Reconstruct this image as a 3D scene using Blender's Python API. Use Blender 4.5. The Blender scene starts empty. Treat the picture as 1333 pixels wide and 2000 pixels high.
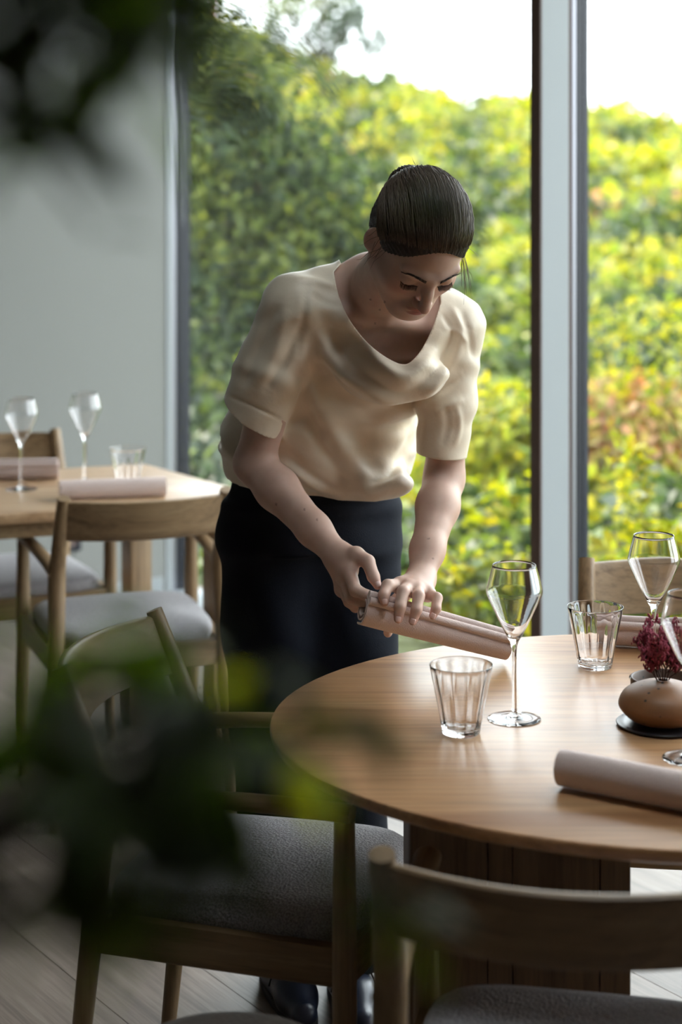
import bpy, bmesh, math, random
import numpy as np
from mathutils import Vector, Matrix

random.seed(7)
rng = np.random.default_rng(7)
S = bpy.context.scene
COL = S.collection
PI = math.pi

# ------------------------------------------------------------------ camera
EYE, FPX, HY = 1.64, 3700.0, 320.0          # eye height, focal length in px, horizon row (frame 1333 x 2000)
cam_d = bpy.data.cameras.new('camera')
cam = bpy.data.objects.new('camera', cam_d); COL.objects.link(cam)
cam.location = (0, 0, EYE); cam.rotation_euler = (PI/2, 0, 0)
cam_d.sensor_fit = 'VERTICAL'; cam_d.sensor_height = 36.0; cam_d.sensor_width = 24.0
cam_d.lens = FPX*36/2000
cam_d.shift_y = -(1000-HY)/2000
cam_d.clip_start = .05; cam_d.clip_end = 300
cam_d.dof.use_dof = True; cam_d.dof.focus_distance = 3.33; cam_d.dof.aperture_fstop = 2.7; cam_d.dof.aperture_blades = 9
S.camera = cam

# ------------------------------------------------------------------ sky, sun, exposure
w = bpy.data.worlds.new('sky'); S.world = w; w.use_nodes = True
bg = w.node_tree.nodes['Background']
bg.inputs[0].default_value = (.90, .96, 1.0, 1); bg.inputs[1].default_value = 2.2
sun_d = bpy.data.lights.new('sun', 'SUN'); sun = bpy.data.objects.new('sun', sun_d); COL.objects.link(sun)
sun_d.energy = 4.2; sun_d.angle = math.radians(1.2); sun_d.color = (1.0, .91, .74)
sun.rotation_euler = Vector((-.62, .52, .72)).to_track_quat('Z', 'Y').to_euler()
vs = S.view_settings
vs.view_transform = 'Standard'; vs.look = 'None'; vs.gamma = 1; vs.use_curve_mapping = False
vs.exposure = 1.82
cy = S.cycles
cy.use_denoising = True
cy.max_bounces = 14; cy.diffuse_bounces = 5; cy.glossy_bounces = 6; cy.transmission_bounces = 12; cy.transparent_max_bounces = 24
cy.sample_clamp_indirect = 6.0
cy.caustics_reflective = True; cy.caustics_refractive = True

def P(px, Y, d):
    """photograph pixel + distance (m) -> world point; used to read positions off the photograph"""
    return Vector(((px-666.5)/FPX*d, d, EYE-(Y-HY)/FPX*d))

# ------------------------------------------------------------------ objects, names, labels
def tag(o, label=None, cat=None, group=None, kind=None):
    if label: o['label'] = label
    if cat: o['category'] = cat
    if group: o['group'] = group
    if kind: o['kind'] = kind
    return o
def link(o, parent=None):
    COL.objects.link(o)
    if parent is not None: o.parent = parent
    return o
def empty(name, loc=(0,0,0), rz=0):
    o = bpy.data.objects.new(name, None); o.empty_display_size = .05
    o.location = loc; o.rotation_euler = (0,0,rz)
    return link(o)
def copy_tree(o, parent=None):
    c = o.copy(); link(c); c.parent = parent
    for ch in o.children: copy_tree(ch, c)
    return c

def mesh(name, V, F, mat=None, parent=None, smooth=True, loc=None, rz=None, auto=None):
    me = bpy.data.meshes.new(name)
    if isinstance(F, np.ndarray):
        V = np.asarray(V, np.float32); n, k = F.shape
        me.vertices.add(len(V)); me.vertices.foreach_set('co', V.ravel())
        me.loops.add(n*k); me.loops.foreach_set('vertex_index', F.astype(np.int32).ravel())
        me.polygons.add(n); me.polygons.foreach_set('loop_start', np.arange(0, n*k, k, dtype=np.int32))
        me.update(calc_edges=True)
    else:
        me.from_pydata([tuple(v) for v in V], [], F); me.update()
    if smooth: me.polygons.foreach_set('use_smooth', np.ones(len(me.polygons), bool))
    if auto is not None: me.set_sharp_from_angle(angle=math.radians(auto))
    if mat: me.materials.append(mat)
    o = bpy.data.objects.new(name, me)
    if loc is not None: o.location = loc
    if rz is not None: o.rotation_euler = (0,0,rz)
    return link(o, parent)

class MB:
    """collects shapes for one mesh object"""
    def __init__(s): s.V = []; s.F = []
    def add(s, V, F):
        n = len(s.V); s.V += [tuple(v) for v in V]; s.F += [tuple(i+n for i in f) for f in F]; return s
    def tube(s, pts, radii, segs=12, flat=(1,1), up=None):
        pts = [Vector(p) for p in pts]; n = len(pts)
        if not hasattr(radii, '__len__'): radii = [radii]*n
        V = []; F = []
        t0 = (pts[1]-pts[0]).normalized()
        ref = Vector(up) if up else (Vector((0,0,1)) if abs(t0.z) < .8 else Vector((1,0,0)))
        for i, p in enumerate(pts):
            t = ((pts[min(i+1,n-1)]-pts[max(i-1,0)])).normalized()
            a = (ref - t*ref.dot(t)).normalized(); b = t.cross(a)
            r = radii[i]
            for k in range(segs):
                an = 2*PI*k/segs
                V.append(p + a*(math.cos(an)*r*flat[0]) + b*(math.sin(an)*r*flat[1]))
        for i in range(n-1):
            for k in range(segs):
                k2 = (k+1) % segs
                F.append((i*segs+k, i*segs+k2, (i+1)*segs+k2, (i+1)*segs+k))
        F.append(tuple(reversed(range(segs)))); F.append(tuple((n-1)*segs+k for k in range(segs)))
        return s.add(V, F)
    def lathe(s, prof, segs=48, c=(0,0,0), rib=None):
        V = []; F = []; idx = []
        for (r, z, *m) in prof:
            if r < 1e-6:
                idx.append([len(V)]); V.append((c[0], c[1], c[2]+z))
            else:
                row = []
                for k in range(segs):
                    a = 2*PI*k/segs; rr = r*(1+(m[0]*math.cos(rib*a) if rib and m else 0))
                    row.append(len(V)); V.append((c[0]+rr*math.cos(a), c[1]+rr*math.sin(a), c[2]+z))
                idx.append(row)
        for A, B in zip(idx[:-1], idx[1:]):
            for k in range(segs):
                k2 = (k+1) % segs
                if len(A) == 1 and len(B) == 1: continue
                if len(A) == 1: F.append((A[0], B[k2], B[k]))
                elif len(B) == 1: F.append((A[k], A[k2], B[0]))
                else: F.append((A[k], A[k2], B[k2], B[k]))
        return s.add(V, F)
    def box(s, lo, hi, bev=0, mat=None):
        bm = bmesh.new(); bmesh.ops.create_cube(bm, size=1)
        for v in bm.verts:
            v.co = Vector([(lo[i]+hi[i])/2+v.co[i]*(hi[i]-lo[i]) for i in range(3)])
        if bev: bmesh.ops.bevel(bm, geom=bm.edges[:], offset=bev, segments=2, profile=.6, affect='EDGES')
        if mat is not None: bm.transform(mat)
        bm.verts.index_update()
        s.add([v.co for v in bm.verts], [[v.index for v in f.verts] for f in bm.faces]); bm.free(); return s
    def prism(s, outline, z0, z1, bev=.004):
        """closed outline (x,y) extruded z0..z1 with rounded rims"""
        n = len(outline); c = Vector((sum(p[0] for p in outline)/n, sum(p[1] for p in outline)/n))
        rows = [(1-0, z0+bev), (0, z0)], None
        def ring(inset, z):
            out = []
            for i in range(n):
                p = Vector(outline[i]); a = Vector(outline[i-1]); b = Vector(outline[(i+1) % n])
                t = (b-a).normalized(); nn = Vector((t.y, -t.x))
                if nn.dot(p-c) < 0: nn = -nn
                q = p-nn*inset; out.append((q.x, q.y, z))
            return out
        R = [ring(bev, z0), ring(bev*.3, z0+bev*.3), ring(0, z0+bev), ring(0, z1-bev), ring(bev*.3, z1-bev*.3), ring(bev, z1)]
        V = [v for r in R for v in r]; F = []
        for i in range(len(R)-1):
            for k in range(n):
                k2 = (k+1) % n; F.append((i*n+k, i*n+k2, (i+1)*n+k2, (i+1)*n+k))
        F.append(tuple(reversed(range(n)))); F.append(tuple((len(R)-1)*n+k for k in range(n)))
        return s.add(V, F)
    def build(s, name, mat, parent=None, **k):
        o = mesh(name, s.V, s.F, mat, parent, **k)
        bm = bmesh.new(); bm.from_mesh(o.data); bmesh.ops.recalc_face_normals(bm, faces=bm.faces); bm.to_mesh(o.data); bm.free()
        return o

# ------------------------------------------------------------------ materials
def mat(name):
    m = bpy.data.materials.new(name); m.use_nodes = True
    nt = m.node_tree; return m, nt, nt.nodes['Principled BSDF']
def N(nt, typ, **k):
    n = nt.nodes.new(typ)
    for a, v in k.items():
        if a == 'inp':
            for i, x in v.items(): n.inputs[i].default_value = x
        else: setattr(n, a, v)
    return n
def ramp(nt, fac, stops):
    r = N(nt, 'ShaderNodeValToRGB'); e = r.color_ramp.elements
    while len(e) < len(stops): e.new(.5)
    for el, (p, c) in zip(e, stops): el.position = p; el.color = (*c, 1)
    nt.links.new(fac, r.inputs[0]); return r.outputs[0]
def simple(name, c, rough=.5, spec=.5, metal=0, sheen=0, bump=None, sss=0):
    m, nt, b = mat(name)
    b.inputs['Base Color'].default_value = (*c, 1); b.inputs['Roughness'].default_value = rough
    b.inputs['Specular IOR Level'].default_value = spec; b.inputs['Metallic'].default_value = metal
    b.inputs['Sheen Weight'].default_value = sheen
    if bump:
        sc, st, dist = bump
        tc = N(nt, 'ShaderNodeTexCoord'); no = N(nt, 'ShaderNodeTexNoise', inp={'Scale': sc, 'Detail': 3.0})
        bp = N(nt, 'ShaderNodeBump', inp={'Strength': st, 'Distance': dist})
        nt.links.new(tc.outputs['Object'], no.inputs['Vector']); nt.links.new(no.outputs[0], bp.inputs['Height'])
        nt.links.new(bp.outputs[0], b.inputs['Normal'])
    return m
def wood(name, axis, dark, mid, light, rough=.42, scale=1.0, rnd=False, spec=.5, across=22, coat=0.0):
    m, nt, b = mat(name)
    tc = N(nt, 'ShaderNodeTexCoord'); mp = N(nt, 'ShaderNodeMapping')
    sc = [across*scale]*3; sc[axis] = 1.1*scale; mp.inputs['Scale'].default_value = sc
    src = tc.outputs['Object']
    oi = N(nt, 'ShaderNodeObjectInfo')
    ad = N(nt, 'ShaderNodeVectorMath', operation='MULTIPLY_ADD', inp={1: (1,1,1)})
    cx = N(nt, 'ShaderNodeCombineXYZ')
    mu = N(nt, 'ShaderNodeMath', operation='MULTIPLY', inp={1: 37.0}); nt.links.new(oi.outputs['Random'], mu.inputs[0])
    for i in range(3): nt.links.new(mu.outputs[0], cx.inputs[i])
    nt.links.new(src, ad.inputs[0]); nt.links.new(cx.outputs[0], ad.inputs[2])
    nt.links.new(ad.outputs[0], mp.inputs['Vector'])
    n1 = N(nt, 'ShaderNodeTexNoise', inp={'Scale': 1.0, 'Detail': 5.0, 'Roughness': .62, 'Distortion': .6})
    n2 = N(nt, 'ShaderNodeTexNoise', inp={'Scale': 7.0, 'Detail': 2.0, 'Roughness': .6})
    nt.links.new(mp.outputs[0], n1.inputs['Vector']); nt.links.new(mp.outputs[0], n2.inputs['Vector'])
    c1 = ramp(nt, n1.outputs[0], [(.3, dark), (.5, mid), (.72, light)])
    c2 = ramp(nt, n2.outputs[0], [(.35, (.72,.70,.68)), (.55, (1,1,1))])
    mx = N(nt, 'ShaderNodeMix', data_type='RGBA', blend_type='MULTIPLY', inp={0: .8})
    nt.links.new(c1, mx.inputs[6]); nt.links.new(c2, mx.inputs[7])
    out = mx.outputs[2]
    if rnd:
        hv = N(nt, 'ShaderNodeHueSaturation'); mr = N(nt, 'ShaderNodeMapRange', inp={3: .8, 4: 1.2})
        nt.links.new(oi.outputs['Random'], mr.inputs[0]); nt.links.new(mr.outputs[0], hv.inputs['Value']); nt.links.new(out, hv.inputs['Color']); out = hv.outputs[0]
    nt.links.new(out, b.inputs['Base Color'])
    b.inputs['Roughness'].default_value = rough; b.inputs['Specular IOR Level'].default_value = spec
    bp = N(nt, 'ShaderNodeBump', inp={'Strength': .18, 'Distance': .0012}); nt.links.new(n2.outputs[0], bp.inputs['Height']); nt.links.new(bp.outputs[0], b.inputs['Normal'])
    b.inputs['Coat Weight'].default_value = coat; b.inputs['Coat Roughness'].default_value = .27; b.inputs['Coat IOR'].default_value = 1.6
    return m
OAK = ((.16,.095,.046), (.265,.168,.086), (.345,.235,.13))
M = {}
for i, a in enumerate('xyz'): M['oak_'+a] = wood('oak_'+a, i, *OAK, rough=.45)
M['table'] = wood('oiled_oak_top', 0, (.33,.155,.066), (.47,.25,.115), (.55,.325,.165), rough=.38, scale=.7, spec=.6, coat=.19)
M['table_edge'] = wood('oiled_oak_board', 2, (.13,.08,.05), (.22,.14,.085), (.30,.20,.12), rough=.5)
M['far_table'] = wood('pale_oak_top', 0, (.36,.21,.11), (.50,.32,.18), (.60,.41,.25), rough=.36, scale=.7, coat=.3)
M['plank'] = wood('oak_floor', 0, (.13,.10,.082), (.205,.16,.13), (.27,.22,.18), rough=.42, rnd=True, across=26, spec=.42)
def fabric(name, c, sc=900, st=.5, c2=None, rough=.9, sheen=.2):
    m, nt, b = mat(name)
    tc = N(nt, 'ShaderNodeTexCoord'); no = N(nt, 'ShaderNodeTexNoise', inp={'Scale': sc, 'Detail': 2.0})
    vo = N(nt, 'ShaderNodeTexVoronoi', inp={'Scale': sc*.45})
    nt.links.new(tc.outputs['Object'], no.inputs['Vector']); nt.links.new(tc.outputs['Object'], vo.inputs['Vector'])
    d = c2 or tuple(x*.55 for x in c)
    nt.links.new(ramp(nt, no.outputs[0], [(.35, d), (.62, c)]), b.inputs['Base Color'])
    bp = N(nt, 'ShaderNodeBump', inp={'Strength': st, 'Distance': .0015}); nt.links.new(vo.outputs['Distance'], bp.inputs['Height']); nt.links.new(bp.outputs[0], b.inputs['Normal'])
    b.inputs['Roughness'].default_value = rough; b.inputs['Sheen Weight'].default_value = sheen; b.inputs['Specular IOR Level'].default_value = .2
    return m
M['seat'] = fabric('grey_wool', (.47,.45,.47), 420, .8, (.20,.19,.20))
M['napkin'] = fabric('blush_cloth', (.72,.585,.545), 1300, .35, (.60,.475,.44))
M['stool'] = fabric('brown_wool', (.11,.085,.07), 420, .8)
M['wall'] = simple('linen_wall', (.265,.27,.258), .85, .3, bump=(260, .25, .002))
M['wall_plain'] = simple('plaster', (.21,.195,.18), .85, .3)
M['ceiling'] = simple('ceiling_paint', (.20,.18,.16), .9, .2)
M['frame'] = simple('painted_frame', (.33,.355,.37), .5, .4)
M['frame_dark'] = simple('brown_cover_strip', (.13,.09,.08), .55, .3)
M['gasket'] = simple('black_gasket', (.012,.013,.022), .45, .4)
M['alu'] = simple('grey_spacer', (.32,.32,.36), .35, .5, .6)
M['subfloor'] = simple('subfloor', (.05,.035,.028), .9)
M['skin_dummy'] = None
def glass_pane():
    m = bpy.data.materials.new('window_glass'); m.use_nodes = True; nt = m.node_tree; nt.nodes.clear()
    o = N(nt, 'ShaderNodeOutputMaterial'); mx = N(nt, 'ShaderNodeMixShader'); lw = N(nt, 'ShaderNodeLayerWeight', inp={'Blend': .5}); pw = N(nt, 'ShaderNodeMath', operation='POWER', inp={1: 5.0}); fr = N(nt, 'ShaderNodeMath', operation='MULTIPLY_ADD', inp={1: .96, 2: .04}); nt.links.new(lw.outputs['Facing'], pw.inputs[0]); nt.links.new(pw.outputs[0], fr.inputs[0])
    t = N(nt, 'ShaderNodeBsdfTransparent', inp={0: (.97,.985,.98,1)}); g = N(nt, 'ShaderNodeBsdfGlossy', inp={'Roughness': 0.0})
    nt.links.new(fr.outputs[0], mx.inputs[0]); nt.links.new(t.outputs[0], mx.inputs[1]); nt.links.new(g.outputs[0], mx.inputs[2]); nt.links.new(mx.outputs[0], o.inputs[0])
    return m
M['pane'] = glass_pane()
m, nt, b = mat('clear_glass'); b.inputs['Transmission Weight'].default_value = 1; b.inputs['Roughness'].default_value = 0; b.inputs['IOR'].default_value = 1.5; b.inputs['Base Color'].default_value = (.985,.98,.985,1); M['glass'] = m
def leafmat(name, attr=True, c=(.1,.2,.03), trans=.5, rough=.5):
    m = bpy.data.materials.new(name); m.use_nodes = True; nt = m.node_tree; nt.nodes.clear()
    o = N(nt, 'ShaderNodeOutputMaterial'); d = N(nt, 'ShaderNodeBsdfPrincipled', inp={'Roughness': rough}); t = N(nt, 'ShaderNodeBsdfTranslucent'); mx = N(nt, 'ShaderNodeMixShader', inp={0: trans})
    if attr:
        a = N(nt, 'ShaderNodeAttribute', attribute_name='Col'); src = a.outputs[0]
    else:
        oi = N(nt, 'ShaderNodeObjectInfo'); src = ramp(nt, oi.outputs['Random'], [(0, tuple(x*.3 for x in c)), (.6, tuple(x*.8 for x in c)), (1, tuple(min(1, x*2.6) for x in c))])
    hs = N(nt, 'ShaderNodeHueSaturation', inp={'Hue': .475, 'Saturation': 1.1, 'Value': 1.35})
    nt.links.new(src, d.inputs['Base Color']); nt.links.new(src, hs.inputs['Color']); nt.links.new(hs.outputs[0], t.inputs[0])
    nt.links.new(d.outputs[0], mx.inputs[1]); nt.links.new(t.outputs[0], mx.inputs[2]); nt.links.new(mx.outputs[0], o.inputs[0])
    return m
M['foliage'] = leafmat('outdoor_leaf')
M['houseleaf'] = leafmat('indoor_leaf', False, (.14,.21,.05), .6, .6)
M['backlitleaf'] = leafmat('backlit_tinted_leaf', False, (.34,.44,.09), .6, .6)  # lighter copy of the indoor leaf: window backlight put into the colour
M['bark'] = simple('bark', (.09,.07,.05), .9)
M['soil'] = simple('hill_soil', (.035,.05,.014), .95, bump=(9, .8, .1))

# ------------------------------------------------------------------ room: U runs along the window wall towards the near right, V points into the room
C0 = Vector((-.607, 7.25, 0)); U = Vector((.5519, -.8339, 0)); V_ = Vector((-.8339, -.5519, 0))
ROOM = Matrix(((U.x, V_.x, 0, C0.x), (U.y, V_.y, 0, C0.y), (0, 0, 1, 0), (0, 0, 0, 1)))   # mirrored frame: only used to place points
def rp(u, v, z=0): return C0 + U*u + V_*v + Vector((0,0,z))
def rbox(mb, u0, u1, v0, v1, z0, z1, bev=0):
    return mb.box((u0, v0, z0), (u1, v1, z1), bev, ROOM)
LEN, DEP, HT = 10.4, 6.6, 3.0
floor = rbox(MB(), -.16, LEN+.16, -.16, DEP+.16, -.12, -.022).build('floor', M['subfloor'], smooth=False); tag(floor, kind='structure')
ang = math.atan2(U.y, U.x)
PW, PL = .24, 2.6
v = .16; row = 0
while v < DEP-.01:
    wv = min(PW, DEP-v); u = .02 - random.choice([0, .65, 1.3, 1.95]); 
    while u < LEN:
        u0 = max(u, .02); u1 = min(u+PL, LEN)
        if u1-u0 > .05:
            g = .0005; L = u1-u0-2*g
            o = MB().box((-L/2, -wv/2+g, -.022), (L/2, wv/2-g, -random.uniform(0, .0004)), .0009).build('plank', M['plank'], floor, smooth=False)
            o.location = rp((u0+u1)/2, v+wv/2); o.rotation_euler = (0, 0, ang)
        u += PL
    v += PW; row += 1
SU0, SU1, SV0, SV1 = 4.15, 5.55, 1.10, 2.15                      # unseen roof light, added above the oval table to bring in top light
cb = MB(); rbox(cb, -.2, SU0, -.3, DEP+.2, HT, HT+.5); rbox(cb, SU1, LEN+.2, -.3, DEP+.2, HT, HT+.5); rbox(cb, SU0, SU1, -.3, SV0, HT, HT+.5); rbox(cb, SU0, SU1, SV1, DEP+.2, HT, HT+.5)
tag(cb.build('ceiling', M['ceiling'], smooth=False), kind='structure')
rb_ = MB(); rbox(rb_, SU0-.06, SU0, SV0-.06, SV1+.06, HT+.5, HT+.58); rbox(rb_, SU1, SU1+.06, SV0-.06, SV1+.06, HT+.5, HT+.58); rbox(rb_, SU0, SU1, SV0-.06, SV0, HT+.5, HT+.58); rbox(rb_, SU0, SU1, SV1, SV1+.06, HT+.5, HT+.58)
rl0 = rb_.build('window_4', M['frame'], smooth=False); tag(rl0, kind='structure')
rbox(MB(), SU0+.001, SU1-.001, SV0+.001, SV1-.001, HT+.535, HT+.543).build('pane', M['pane'], rl0, smooth=False)
tag(rbox(MB(), -.2, 0, .07, DEP+.2, -.1, HT+.01).build('wall_back', M['wall'], smooth=False), kind='structure')
tag(rbox(MB(), -.2, LEN+.2, DEP, DEP+.2, -.1, HT+.01).build('wall_left', M['wall_plain'], smooth=False), kind='structure')
tag(rbox(MB(), LEN, LEN+.2, -.2, DEP+.2, -.1, HT+.01).build('wall_front', M['wall_plain'], smooth=False), kind='structure')
tag(rbox(MB(), .0, .012, .09, DEP, 0, .07, .003).build('baseboard_back', M['frame'], smooth=False), kind='structure')
tag(rbox(MB(), -.2, LEN+.2, -.06, .16, -.12, .012, .003).build('trim_1', M['frame'], smooth=False), kind='structure')   # floor-level sill
# corner jamb
j = rbox(MB(), -.06, .004, .047, .072, .012, HT, .002).build('trim_2', M['frame'], smooth=False); tag(j, kind='structure')
rbox(MB(), -.06, .002, .028, .047, .012, HT, .001).build('spacer', M['alu'], j, smooth=False)
rbox(MB(), -.06, .006, -.03, .028, .012, HT, .001).build('gasket', M['gasket'], j, smooth=False)
BAY = 2.328
posts = [0.006]
k = 3
ti = 3
BAYS = (BAY, 2*BAY, 5.45)
for t in BAYS:
    m_ = rbox(MB(), t-.042, t, .050, .148, .012, HT, .002).build('trim_%d' % ti, M['frame'], smooth=False); tag(m_, kind='structure')
    rbox(MB(), t-.044, t+.001, .148, .154, .012, HT, .001).build('cover_strip', M['frame_dark'], m_, smooth=False)
    rbox(MB(), t-.040, t-.004, .036, .050, .012, HT).build('gasket', M['frame_dark'], m_, smooth=False)
    rbox(MB(), t-.040, t-.001, .022, .036, .012, HT).build('spacer', M['alu'], m_, smooth=False)
    rbox(MB(), t-.040, t+.001, -.02, .022, .012, HT).build('gasket', M['gasket'], m_, smooth=False)
    posts.append(t); ti += 1
tag(rbox(MB(), BAYS[-1]+.002, LEN+.2, -.06, .16, .012, HT+.01).build('wall_right', M['wall_plain'], smooth=False), kind='structure')
for i in range(len(posts)-1):
    a, b_ = posts[i]+.001, posts[i+1]-.043
    wn = rbox(MB(), a, b_, -.02, .05, HT-.06, HT, .002).build('window_%d' % (i+1), M['frame'], smooth=False); tag(wn, kind='structure')
    rbox(MB(), a, b_, -.004, .004, .012, HT-.06).build('pane', M['pane'], wn, smooth=False)
# wall socket low on the back wall
so = empty('wall_socket', rp(.0, .47, .25)); tag(so, 'small dark wall socket low on the grey back wall', 'socket')
so.rotation_euler = (0, 0, math.atan2(V_.y, V_.x))
MB().box((-.04, -.001, -.04), (.04, .012, .04), .004).build('cover_plate', M['gasket'], so, smooth=False)
MB().lathe([(0, 0), (.022, 0), (.022, .004), (.019, .004), (.017, .001), (0, .001)], 20).build('outlet', M['frame_dark'], so)
so.children[1].rotation_euler = (-PI/2, 0, 0); so.children[1].location = (0, .012, 0)

# ------------------------------------------------------------------ outdoors
def hill_z(x, y):
    px, py = x-C0.x, y-C0.y
    s = -(px*V_.x+py*V_.y); u = px*U.x+py*U.y
    u = np.maximum(u, -26); zc = np.clip(2.05+.120*(-11.9-u)+.03*np.maximum(0, -19-u)**2, .6, 5.6)
    f = np.clip(s/14.0, 0, 1); f = f*(1.15-.15*f)
    return -.12 + zc*f - np.clip(s-14, 0, 40)*.8 + .05*np.sin(x*1.7+.3*y)*np.sin(y*1.3)*np.clip(s, 0, 1)
gs = 70
su = np.linspace(-45, 30, gs); ss = np.concatenate([np.linspace(.22, 16, 40), np.linspace(18, 60, 15)])
GV = []; 
for s_ in ss:
    for u_ in su:
        p = C0 + U*float(u_) - V_*float(s_); GV.append((p.x, p.y, float(hill_z(np.array(p.x), np.array(p.y)))))
GF = np.array([(i*gs+k, (i+1)*gs+k, (i+1)*gs+k+1, i*gs+k+1) for i in range(len(ss)-1) for k in range(gs-1)])
hill = mesh('hillside_terrain', np.array(GV), GF, M['soil']); tag(hill, kind='structure')

PALS = {
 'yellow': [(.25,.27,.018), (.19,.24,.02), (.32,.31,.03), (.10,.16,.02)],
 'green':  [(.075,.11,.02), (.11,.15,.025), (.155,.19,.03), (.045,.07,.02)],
 'dark':   [(.015,.034,.010), (.025,.050,.014), (.035,.060,.016), (.07,.11,.02)],  # leaf colour lowered to deepen the shadows on the slope
 'dry':    [(.30,.15,.06), (.36,.21,.10), (.24,.19,.05), (.33,.28,.08)],
 'grey':   [(.05,.08,.045), (.075,.10,.06), (.045,.065,.04)],
}
def leaf_cloud(c, nrm, size, col, asp=.5):
    """numpy leaves: kite of two triangles folded on the midrib"""
    n = len(c)
    d = rng.normal(size=(n,3)); d -= (d*nrm).sum(1, keepdims=True)*nrm*.75; d /= np.linalg.norm(d, axis=1, keepdims=True)+1e-9
    s = np.cross(nrm, d); s /= np.linalg.norm(s, axis=1, keepdims=True)+1e-9
    L = size[:,None]
    b = c-d*L*.5; t = c+d*L*.5-nrm*L*.12; l = c+s*L*asp*.5+nrm*L*.08; r = c-s*L*asp*.5+nrm*L*.08
    V = np.stack([b, l, t, r], 1).reshape(-1, 3)
    i = np.arange(n)[:,None]*4
    F = np.concatenate([i+np.array([[0,2,1]]), i+np.array([[0,3,2]])], 1).reshape(-1, 3)
    return V, F, np.repeat(col, 4, axis=0)
def dome_points(center, rad, n, fill=.75):
    d = rng.normal(size=(n,3)); d /= np.linalg.norm(d, axis=1, keepdims=True); d[:,2] = np.abs(d[:,2])*1.0-.15
    r = rng.uniform(fill, 1, (n,1))
    p = np.array(center)+d*r*np.array(rad); nn = d+rng.normal(size=(n,3))*.45; nn /= np.linalg.norm(nn, axis=1, keepdims=True)
    return p, nn
def pal(name, n):
    a = np.array(PALS[name]); return a[rng.integers(0, len(a), n)]*rng.uniform(.75, 1.25, (n,1))
def leaf_object(name, parts, parent=None):
    V = []; F = []; Cc = []; o = 0
    for (v, f, c) in parts:
        V.append(v); F.append(f+o); Cc.append(c); o += len(v)
    V = np.concatenate(V); F = np.concatenate(F); Cc = np.concatenate(Cc)
    ob = mesh(name, V, F, M['foliage'], parent, smooth=False)
    at = ob.data.attributes.new('Col', 'FLOAT_COLOR', 'POINT')
    at.data.foreach_set('color', np.concatenate([np.clip(Cc, 0, 1), np.ones((len(Cc),1))], 1).astype(np.float32).ravel())
    tag(ob, kind='stuff'); return ob
# undergrowth over the whole slope; the spots of the separate shrubs stay clear
parts = []; SPOTS = []
def ray_uv(px, s):           # point on the slope seen along a photo column at distance s beyond the glass
    kx = (px-666.5)/FPX
    y = (s + (C0.x*-V_.x) + C0.y*-V_.y) / (kx*-V_.x + -V_.y)
    return kx*y, y
SHRUBS = ((1225,2.9,.60), (965,2.2,.5), (955,.75,.45), (1275,1.15,.48))
for a_, b_, r_ in SHRUBS: SPOTS.append((*ray_uv(a_, b_), r_))
for i in range(1160):
    s_ = .5+13.8*rng.random()**1.2 if i < 620 or i >= 860 else 9+5.2*rng.random()**.7; px = rng.uniform(230, 1480) if i < 860 else rng.uniform(1480, 3600)
    x, y = ray_uv(px, s_); z = float(hill_z(np.array(x), np.array(y)))
    if i >= 860 and rng.random() < .15: s_ += 4
    if any((x-a)**2+(y-b_)**2 < r_*r_ for a, b_, r_ in SPOTS): continue
    rr = rng.uniform(.22, .5)*(1+.03*s_); hh = rr*rng.uniform(.6, 1.35)*(.75 if s_ < 3 else 1)
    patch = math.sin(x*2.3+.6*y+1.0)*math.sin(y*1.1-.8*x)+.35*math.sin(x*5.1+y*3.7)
    if px < 640 and s_ < 8: kind = rng.choice(['dark', 'green', 'grey'], p=[.45,.15,.40])  # left of the slope: shade put into darker, greyer leaf colours
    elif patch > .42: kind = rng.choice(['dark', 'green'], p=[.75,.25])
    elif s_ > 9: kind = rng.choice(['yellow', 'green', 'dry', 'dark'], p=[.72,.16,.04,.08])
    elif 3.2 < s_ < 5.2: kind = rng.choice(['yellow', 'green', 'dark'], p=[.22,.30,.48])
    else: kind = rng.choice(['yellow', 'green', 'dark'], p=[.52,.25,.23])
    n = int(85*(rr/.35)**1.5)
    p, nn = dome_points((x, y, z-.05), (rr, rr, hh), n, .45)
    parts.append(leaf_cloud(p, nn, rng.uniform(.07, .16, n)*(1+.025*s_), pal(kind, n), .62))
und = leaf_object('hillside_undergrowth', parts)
tag(und, 'yellow-green undergrowth covering the sunlit slope outside the windows', 'undergrowth')

def shrub(name, label, cat, px, s_, rad, hgt, n, kinds, size=(.05,.1), spikes=0, group=None):
    x, y = ray_uv(px, s_); z = float(hill_z(np.array(x), np.array(y)))
    e = empty(name, (x, y, z)); tag(e, label, cat, group)
    st = MB()
    for k in range(7):
        a = rng.uniform(0, 2*PI); q = (math.cos(a)*rad*.6, math.sin(a)*rad*.6, hgt*rng.uniform(.6, .95))
        st.tube([(0,0,-.05), (q[0]*.4, q[1]*.4, q[2]*.55), q], [.012, .008, .004], 6)
    st.build('stem', M['bark'], e)
    parts = []
    for kd in kinds:
        m_ = n//len(kinds); p, nn = dome_points((0,0,hgt*.25), (rad, rad, hgt*.8), m_, .45)
        parts.append(leaf_cloud(p, nn, rng.uniform(*size, m_), pal(kd, m_)))
    for k in range(spikes):
        a = rng.uniform(0, 2*PI); r = rad*rng.uniform(.1, .8); m_ = 60; zz = rng.uniform(hgt*.6, hgt*1.45, m_)
        p = np.stack([r*math.cos(a)+rng.normal(size=m_)*.02, r*math.sin(a)+rng.normal(size=m_)*.02, zz], 1); nn = rng.normal(size=(m_,3)); nn /= np.linalg.norm(nn, axis=1, keepdims=True)
        parts.append(leaf_cloud(p, nn, rng.uniform(.03, .06, m_), pal(kinds[-1], m_)))
    leaf_object('foliage', parts, e)
    return e
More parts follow.
